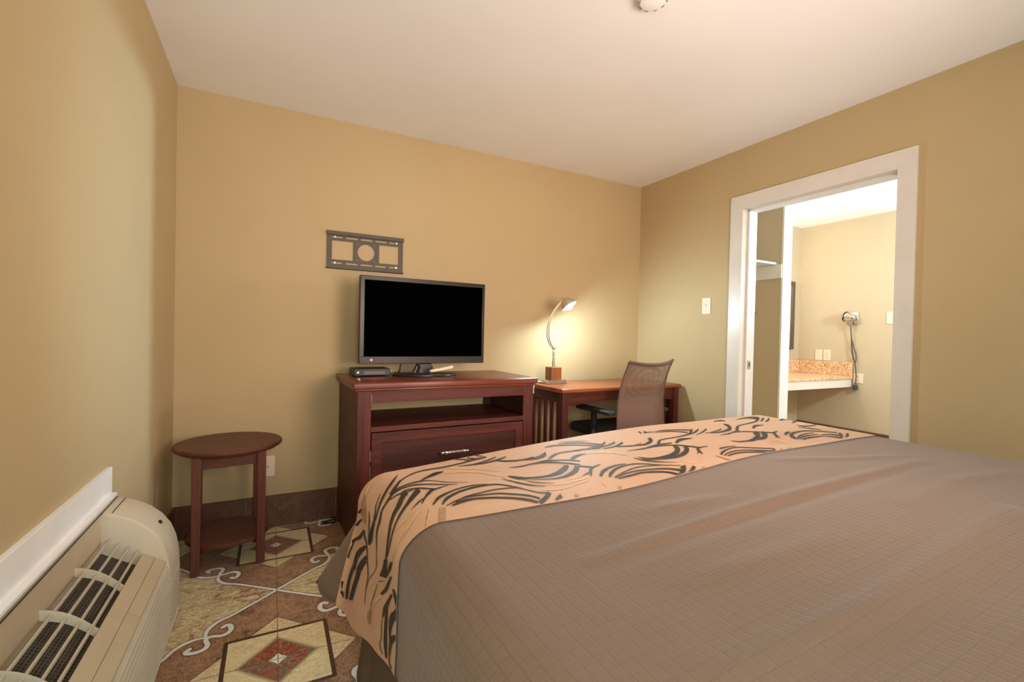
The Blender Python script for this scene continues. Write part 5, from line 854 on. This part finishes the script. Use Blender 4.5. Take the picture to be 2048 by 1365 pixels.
for s in (-1, 1):
    ar = bpy.data.objects.new('armrest', None); C.objects.link(ar); ar.parent = ch
    pp = [(s*.235+w, y) for w, y in [(-.028, -.25), (-.038, -.20), (-.034, -.05), (-.044, .06), (-.036, .11), (.0, .125), (.034, .11), (.044, .05), (.036, -.08), (.042, -.20), (.028, -.25)]]
    MB().prism(pp, 'z', .642, .668, bev=.008, seg=3).build('arm_pad', m_blackm, ar, 50)
    b = MB(); b.tube([(s*.235, -.055, .645), (s*.235, -.055, .52)], .021, 14); b.build('arm_sleeve', m_black, ar)
    b = MB(); b.tube([(s*.235, -.055, .53), (s*.235, -.055, .43), (s*.15, -.055, .425)], .014, 12); b.build('arm_post', plain('dark_grey_metal', (.12, .11, .10, 1), .4, .4), ar)
b = MB(); b.tube([(0, 0, .10), (0, 0, .30)], .028, 16); b.tube([(0, 0, .30), (0, 0, .44)], .017, 16); b.box(-.09, .09, -.12, .10, .425, .458, .006); b.build('gas_column', m_black, ch)
for k in range(5):
    a = 2*PI*k/5+.35; c, s = math.cos(a), math.sin(a)
    lg_ = MB(); lg_.tube([(0, 0, .115), (c*.15, s*.15, .10), (c*.27, s*.27, .075)], [.028, .020, .014], 10); o = lg_.build('base_leg', m_black, ch, 60)
    b = MB(); px, py = c*.27, s*.27
    M = Matrix.Translation((px, py, .027)) @ Matrix.Rotation(a+.6, 4, 'Z') @ Matrix.Rotation(PI/2, 4, 'X')
    for w in (-.012, .012): b.lathe([(0, w-.008), (.022, w-.008), (.0265, w-.004), (.0265, w+.004), (.022, w+.008), (0, w+.008)], 20, M=M)
    b.tube([(px, py, .03), (px, py, .078)], .006, 8); b.build('caster', m_blackm, o)
# ------------------------------------------------------------------ bed
bx0, bx1, by0, by1 = .83, 2.80, -1.44, -3.46     # flat part of the bedspread
def sm(t): t = min(1.0, max(0.0, t)); return t*t*(3-2*t)
CREASE = [(-.005, .02, [(1.02, -2.335), (1.32, -2.31), (1.49, -2.31), (1.92, -2.31), (2.45, -2.30)]),
          (.0085, .017, [(1.02, -2.29), (1.32, -2.275), (1.49, -2.27), (1.92, -2.27), (2.45, -2.26)]),
          (.010, .026, [(1.0, -2.61), (1.17, -2.62), (1.35, -2.63), (1.53, -2.62), (2.1, -2.58)]),
          (-.007, .04, [(1.1, -2.69), (1.35, -2.71), (1.7, -2.70), (2.0, -2.69)]),
          (.006, .025, [(1.3, -2.16), (1.42, -2.175), (1.55, -2.19)]),
          (.006, .03, [(1.15, -2.43), (1.3, -2.45), (1.55, -2.46)]),
          (.005, .02, [(2.0, -2.05), (2.2, -2.12), (2.5, -2.2)]),
          (.004, .02, [(1.28, -1.58), (1.33, -1.68), (1.36, -1.80)]),
          (.004, .018, [(1.62, -1.9), (1.75, -1.945)]),
          (.005, .03, [(1.9, -2.45), (2.3, -2.42), (2.6, -2.46)])]
def crease(x, y):
    z = 0
    for amp, wd, pl in CREASE:
        best = 9; tt = 0
        for i, ((ax, ay), (cx, cy)) in enumerate(zip(pl, pl[1:])):
            dx, dy = cx-ax, cy-ay; L = dx*dx+dy*dy
            h = max(0, min(1, ((x-ax)*dx+(y-ay)*dy)/L)); d = math.hypot(x-ax-h*dx, y-ay-h*dy)
            if d < best: best, tt = d, (i+h)/(len(pl)-1)
        if best < 3*wd: z += amp*math.exp(-(best/wd)**2)*(.35+.65*math.sin(PI*min(1, max(0, tt))))
    return z
def ztop(x, y):
    sag = .038*math.exp(-max(0, x-.83)/.55)*sm((y+1.97)/.53)
    return .703+.04*sm((x-.8)/1.3)-sag+crease(x, y)+.003*mnoise.noise(Vector((x*3, y*4, 1.3)))
R0 = .10
LS = .485
def cloth(u, v, off=0.0):
    """point of the bedspread; u along the width, v along the length, beyond the edges it hangs"""
    if off:
        p = cloth(u, v); e = .004
        n = (cloth(u+e, v)-cloth(u-e, v)).cross(cloth(u, v+e)-cloth(u, v-e))
        return p+n.normalized()*off
    a = max(0, bx0-u, u-bx1); sx = -1 if u < bx0 else 1; b = max(0, v-by0)
    x = min(max(u, bx0), bx1); y = min(v, by0)
    zt = ztop(x, y)
    if a <= 0 and b <= 0: return Vector((x, y, zt))
    e = max(a, b)*(1+(min(a, b)/max(a, b))**10)**.1; L = math.hypot(a, b); dx, dy = a/L, b/L
    if e < R0*PI/2: h = R0*math.sin(e/R0); d = R0*(1-math.cos(e/R0))
    else: h = R0+.012*(e-R0*PI/2)/.3; d = R0+e-R0*PI/2
    # hem rises towards the head on the side
    side = 1-sm((by0-v-.08)/.55)*.22 if v < by0 else 1.0
    phi = math.degrees(math.atan2(b, a))
    if b > 0: side = 1-.04*min(1, b/.03)-.17*math.sin(math.radians(2*phi))**2
    if a > 0: d = d*side if d > R0 else d*(1-(1-side)*d/R0)
    w = .28*math.exp((v-by0)/.10) if b <= 0 else (.28+.72*math.sin(math.radians(2*phi))**1.2 if phi < 45 else math.sin(math.radians(2*phi))**1.2)
    if a <= 0: w = 0
    t = max(0, min(1, (d-.14)/.26))
    fx = (-.165 if sx < 0 else .05)*w*t
    rip = sm((d-.08)/.25)*(.006*math.sin(v*11+.6)+.004*math.sin(v*23)) if a > 0 and b <= 0 else 0
    return Vector((x+sx*dx*h+fx+sx*rip, y+dy*h+.01*w*t, zt-d))
def runner_near(u): return -1.983-.042*math.exp(-((u-1.4)/.42)**2)+.008*sm((u-2)/.8)
def lin(a, c, n): return [a+(c-a)*i/n for i in range(n+1)]
us = lin(bx0-LS, bx0-.16, 12)+lin(bx0-.16, bx0, 12)[1:]+lin(bx0, bx1, 110)[1:]+lin(bx1, bx1+.16, 10)[1:]+lin(bx1+.16, bx1+LS, 8)[1:]
vs_ = lin(by1, by0, 190)+lin(by0, by0+.16, 12)[1:]+lin(by0+.16, by0+LS, 12)[1:]
def cloth_mesh(us, vs, off, vmap=lambda u, v: v):
    bm = bmesh.new(); L = bm.loops.layers.uv.new('UVMap')
    g = [[bm.verts.new(cloth(u, vmap(u, v), off)) for v in vs] for u in us]
    for i in range(len(us)-1):
        for j in range(len(vs)-1):
            f = bm.faces.new((g[i][j], g[i+1][j], g[i+1][j+1], g[i][j+1])); f.smooth = True
            for lp, (p, q) in zip(f.loops, ((i, j), (i+1, j), (i+1, j+1), (i, j+1))): lp[L].uv = (us[p], vs[q])
    return bm
def quilt_material():
    m, t, p = new_mat('quilted_taupe_fabric', rough=.85)
    p.inputs['Sheen Weight'].default_value = .25; p.inputs['Sheen Roughness'].default_value = .4
    uv = coords(t, 'UV'); sp = t.nodes.new('ShaderNodeSeparateXYZ'); t.links.new(uv, sp.inputs[0])
    u, v = V(t, sp.outputs[0]), V(t, sp.outputs[1])
    wv = noise(t, uv, 3, 2)*.012
    s = .0235
    gu = ((u+wv).fmod(s)-s/2).abs(); gv = ((v+wv).fmod(s*1.1)-s*.55).abs()
    st = gu.ramp(s*.5-.0022, s*.5, 0, 1).mx(gv.ramp(s*.55-.0022, s*.55, 0, 1)*.7)
    fine = noise(t, mapping(t, uv, (1, 1, 1)), 260, 2)
    mid = noise(t, mapping(t, uv, (18, 70, 1)), 1.0, 3)
    hgt = st.inv()*.55+fine*.18+mid*.25
    t.links.new(bump(t, hgt, .5, .0022), p.inputs['Normal'])
    c = mix(t, noise(t, uv, 2.2, 3).ramp(.3, .7), (.172, .106, .072, 1), (.196, .124, .085, 1))
    c = mix(t, st*.30, c, (.10, .06, .04, 1)); c = mix(t, fine.ramp(.45, .7)*.2, c, (.25, .17, .125, 1))
    t.links.new(c, p.inputs['Base Color']); return m
m_quilt = quilt_material()
m_lining = plain('grey_lining', (.155, .122, .10, 1), .85, var=.08, vscale=30)
bm = cloth_mesh(us, vs_, 0)
me = bpy.data.meshes.new('bedspread'); bm.to_mesh(me); bm.free(); me.materials.append(m_quilt); me.materials.append(m_lining)
bs = bpy.data.objects.new('bedspread', me); C.objects.link(bs)
md = bs.modifiers.new('thickness', 'SOLIDIFY'); md.thickness = .006; md.offset = -1; md.material_offset = 1; md.material_offset_rim = 1
tag(bs, 'quilted taupe bedspread over the bed, hanging off its left side', 'bedspread')

# printed runner across the foot of the bed
RV0, RV1 = -1.975, by0+.028
rus = us[3:]; rus = [u for u in rus if u <= bx1+.30]
RU0 = bx0-.480
rus = [RU0]+[u for u in rus if u > RU0+.01]
rv = lin(RV0, by0, 36)+lin(by0, RV1, 3)[1:]
def runner_material():
    m, t, p = new_mat('salmon_runner_cloth', rough=.62)
    p.inputs['Sheen Weight'].default_value = .15
    uv = coords(t, 'UV'); n = noise(t, uv, 3.0, 3)
    c = mix(t, n.ramp(.3, .7), (.60, .335, .185, 1), (.66, .385, .22, 1))
    # soft woven shading bands that belong to the print
    w = noise(t, mapping(t, uv, (1.2, 5, 1), (0, 0, .15)), 2.2, 3, .5, 1.2)
    c = mix(t, w.ramp(.52, .66)*.42, c, (.64, .43, .265, 1))
    t.links.new(c, p.inputs['Base Color'])
    t.links.new(bump(t, noise(t, uv, 320, 2), .15, .001), p.inputs['Normal']); return m
m_run = runner_material()
m_ink = plain('charcoal_print', (.038, .028, .024, 1), .6, var=.2, vscale=30)
m_ink2 = plain('cream_print', (.76, .52, .32, 1), .6, var=.1, vscale=30)
m_ink3 = plain('olive_print', (.42, .24, .13, 1), .6, var=.2, vscale=30)
bm = cloth_mesh(rus, rv, .0045, lambda u, v: v if v >= by0 else by0-(by0-v)*(by0-runner_near(u))/(by0-RV0))
uvl = bm.loops.layers.uv.active
for si, (mi, pairs) in enumerate(STROKES):
    off = (.0062 if mi == 1 else .0057)+.00004*(si % 7); prev = None
    for (u0, v0, u1, v1) in pairs:
        cur = (bm.verts.new(cloth(u0*.001, v0*.001, off)), bm.verts.new(cloth(u1*.001, v1*.001, off)))
        if prev:
            f = bm.faces.new((prev[0], prev[1], cur[1], cur[0])); f.material_index = mi; f.smooth = True
        prev = cur
bmesh.ops.recalc_face_normals(bm, faces=bm.faces)
me = bpy.data.meshes.new('bed_runner'); bm.to_mesh(me); bm.free()
for m in (m_run, m_ink, m_ink2, m_ink3): me.materials.append(m)
br = bpy.data.objects.new('bed_runner', me); C.objects.link(br)
tag(br, 'salmon bed runner printed with charcoal swirls across the foot of the bed', 'bed runner')

# mattress and skirt underneath
bed = thing('bed', (1.815, -2.45, 0), 'king-size bed filling the right of the room, grey skirt under its bedspread', 'bed')
MB().box(bx0-.055-1.815, bx1+.055-1.815, -.985, .965, .33, .642, .07, 4).build('mattress', plain('mattress_ticking', (.6, .55, .48, 1), .8), bed)
b = MB()
P = [(x-1.815, y+2.45) for x, y in [(.76, -3.44), (.76, -1.47), (2.86, -1.47), (2.86, -3.44)]]
loop_t = []; N = 160
per = [((0, 1), 70), ((1, 2), 70), ((2, 3), 70), ((3, 0), 60)]
ring = []
for (i, j), n in per:
    for k in range(n):
        s = k/n; ring.append((P[i][0]+(P[j][0]-P[i][0])*s, P[i][1]+(P[j][1]-P[i][1])*s, s))
bmk = bmesh.new(); rows = []
for r in range(9):
    z = .34*(1-r/8); row = []
    for q, (x, y, s) in enumerate(ring):
        c = Vector((x, y, 0)); d = Vector((x*.3 if abs(x) > 1.0 else 0, y*.3 if abs(y) > .95 else 0, 0))
        if d.length: d.normalize()
        f = (r/8)**1.2*(.040+.010*math.sin(q*.55)+.006*math.sin(q*1.3+1))
        row.append(bmk.verts.new((x+d.x*f, y+d.y*f, z)))
    rows.append(row)
for A, B in zip(rows, rows[1:]):
    for q in range(len(A)): bmk.faces.new((A[q], A[(q+1) % len(A)], B[(q+1) % len(A)], B[q])).smooth = True
bmk.faces.new(rows[0])
bmesh.ops.recalc_face_normals(bmk, faces=bmk.faces)
b.bm.free(); b.bm = bmk
b.build('bed_skirt', plain('grey_skirt', (.15, .115, .088, 1), .85, var=.08, vscale=40), bed, 60)
# ------------------------------------------------------------------ beyond the doorway
def granite():
    m, t, p = new_mat('speckled_granite', rough=.25)
    co = t.nodes.new('ShaderNodeNewGeometry').outputs['Position']
    v = t.nodes.new('ShaderNodeTexVoronoi'); t.links.new(co, v.inputs['Vector']); v.inputs['Scale'].default_value = 85
    n = noise(t, co, 30, 5, .7, .8); n2 = noise(t, co, 75, 4, .7)
    c = mix(t, n.ramp(.35, .65), srgb(200, 150, 112), srgb(240, 208, 168))
    c = mix(t, n2.ramp(.56, .62), c, srgb(120, 72, 48)); c = mix(t, V(t, v.outputs['Distance']).ramp(.12, .2, .8, 0)*n.gt(.45), c, srgb(74, 48, 36))
    t.links.new(c, p.inputs['Base Color']); return m
m_gran = granite()
vc = thing('vanity_counter', (4.52, BY0, 0), 'speckled pink granite vanity counter with a white apron beyond the doorway', 'vanity counter')
VX = BX-4.52-.004; VY = -.563
MB().box(0, VX, VY, -.004, .772, .803, .004).build('countertop', m_gran, vc)
MB().box(.0, VX, -.024, -.004, .803, .945, .003).build('backsplash', m_gran, vc)
MB().box(VX-.02, VX, VY+.003, -.024, .803, .945, .003).build('backsplash', m_gran, vc)
MB().box(.0, VX, VY+.012, VY+.032, .690, .772, .002).build('apron', m_white, vc)
mr = thing('mirror', (5.15, BY0, 1.44), 'dark-framed vanity mirror, only its edge visible past the white closet end', 'mirror')
MB().box(-.47, .47, -.018, -.002, -.345, .345).build('glass', plain('mirror_glass', (.8, .8, .78, 1), .02, 1.0, var=0), mr)
b = MB(); m_fr = plain('dark_bronze_frame', (.12, .09, .065, 1), .4, .3)
b.box(-.51, .51, -.028, -.002, .335, .378, .004); b.box(-.51, .51, -.028, -.002, -.378, -.335, .004); b.box(-.51, -.46, -.028, -.002, -.34, .34, .004); b.box(.46, .51, -.028, -.002, -.34, .34, .004)
b.build('frame', m_fr, mr)
# hair dryer on its wall holder
hd = thing('hair_dryer', (BX, -.412, 1.40), 'chrome hair dryer hanging in its wall holder with a dangling dark cord', 'hair dryer', -PI/2)
MB().box(-.055, .055, -.02, -.001, -.065, .065, .018, 4).build('wall_holder', m_chrome, hd, 50)
b = MB()
b.lathe([(0, -.066), (.022, -.064), (.030, -.054), (.034, -.03), (.045, .0), (.050, .02), (.045, .042), (.026, .056), (0, .06)], 28, M=Matrix.Translation((-.012, -.062, .012)) @ Matrix.Rotation(math.radians(-78), 4, 'Y'))
b.build('barrel', m_chrome, hd, 60)
b = MB(); b.lathe([(.0525, -.006), (.0545, 0), (.0525, .006)], 28, M=Matrix.Translation((-.012-.026, -.062, .018)) @ Matrix.Rotation(math.radians(-78), 4, 'Y')); b.build('seam_ring', m_blackm, hd, 60)
b = MB(); b.tube([(.0, -.06, -.015), (.004, -.05, -.06), (.004, -.045, -.10)], [.022, .018, .012], 14); b.build('handle', m_chrome, hd, 60)
m_hc = plain('dark_grey_cord', (.07, .062, .05, 1), .5, var=0)
b = MB()
pts = [(.004, -.045, -.10), (.004, -.035, -.16), (.006, -.028, -.24), (.016, -.03, -.33), (.026, -.026, -.40), (.038, -.022, -.45), (.048, -.02, -.52), (.054, -.022, -.60), (.052, -.024, -.68)]
b.tube(pts, .0055, 8)
b.tube([(.006, -.03, -.20), (.022, -.02, -.30), (.045, -.02, -.36), (.052, -.022, -.42), (.046, -.026, -.455), (.03, -.03, -.43), (.012, -.03, -.33), (.004, -.03, -.22)], .005, 8)
b.build('cord', m_hc, hd, 60)
MB().box(.032, .072, -.045, -.01, -.735, -.68, .006, 3).build('plug', m_hc, hd, 50)
# closet shelf on a cleat
cs = thing('closet_shelf', (4.40, -.49, 1.82), 'white closet shelf on a wall cleat, high up just inside the doorway', 'shelf')
MB().box(-.99, -.001, 0, .58, .0, .019, .002).build('shelf_board', m_white2, cs)
MB().box(-.02, -.001, -.045, .60, -.122, -.001, .002).build('cleat', m_white2, cs)
# small orange hook and a white pull cord in the closet
hk = MB(); hk.tube([(4.40, -.30, 1.405), (4.375, -.30, 1.40), (4.365, -.30, 1.385), (4.372, -.30, 1.372), (4.380, -.30, 1.378)], .006, 8)
tag(hk.build('coat_hook', plain('orange_plastic', (.6, .22, .06, 1), .5), None, 60), 'tiny orange hook on the closet wall under the shelf', 'hook')

# ------------------------------------------------------------------ lights: the vanity lamp plus added unseen fills
def point(name, loc, power, col, r):
    l = bpy.data.lights.new(name, 'POINT'); l.energy = power; l.color = col; l.shadow_soft_size = r
    o = bpy.data.objects.new(name, l); C.objects.link(o); o.location = loc; return o
def area(name, loc, rot, sx, sy, power, col, spread=180):
    l = bpy.data.lights.new(name, 'AREA'); l.shape = 'RECTANGLE'; l.size = sx; l.size_y = sy; l.energy = power; l.color = col; l.spread = math.radians(spread)
    o = bpy.data.objects.new(name, l); C.objects.link(o); o.location = loc; o.rotation_euler = rot; return o
def spot(name, loc, aim, power, col, r, cone, blend):
    l = bpy.data.lights.new(name, 'SPOT'); l.energy = power; l.color = col; l.shadow_soft_size = r
    l.spot_size = math.radians(cone); l.spot_blend = blend
    o = bpy.data.objects.new(name, l); C.objects.link(o); o.location = loc
    o.rotation_euler = (Vector(aim)-Vector(loc)).to_track_quat('-Z', 'Y').to_euler(); return o
for a in LIGHTSPEC:
    {'P': point, 'A': area, 'S': spot}[a[0]](*a[1:])

w = bpy.data.worlds.new('world'); bpy.context.scene.world = w; w.use_nodes = True
w.node_tree.nodes['Background'].inputs[0].default_value = (.02, .02, .02, 1)

# ------------------------------------------------------------------ camera
cam = bpy.data.cameras.new('camera'); co_ = bpy.data.objects.new('camera', cam); C.objects.link(co_)
F, CX, CY, CZ, YAW, PIT, ROL = 921.175854, .46409114, -3.01746031, 1.14800875, .480235839, -.0122133461, .0220198657
cy, sy = math.cos(YAW), math.sin(YAW)
fw = Vector((sy*math.cos(PIT), cy*math.cos(PIT), math.sin(PIT))); rt = Vector((cy, -sy, 0)); up = rt.cross(fw)
r2 = rt*math.cos(ROL)+up*math.sin(ROL); u2 = up*math.cos(ROL)-rt*math.sin(ROL)
co_.matrix_world = Matrix(((r2.x, u2.x, -fw.x, CX), (r2.y, u2.y, -fw.y, CY), (r2.z, u2.z, -fw.z, CZ), (0, 0, 0, 1)))
cam.sensor_fit = 'HORIZONTAL'; cam.sensor_width = 36; cam.lens = 36*F/2048; cam.clip_start = .02
sc = bpy.context.scene; sc.camera = co_
vs2 = sc.view_settings; vs2.view_transform = 'Standard'; vs2.look = 'None'; vs2.gamma = 1; vs2.use_curve_mapping = False; vs2.exposure = EXPO
sc.cycles.max_bounces = 12; sc.cycles.diffuse_bounces = 8; sc.cycles.transparent_max_bounces = 12
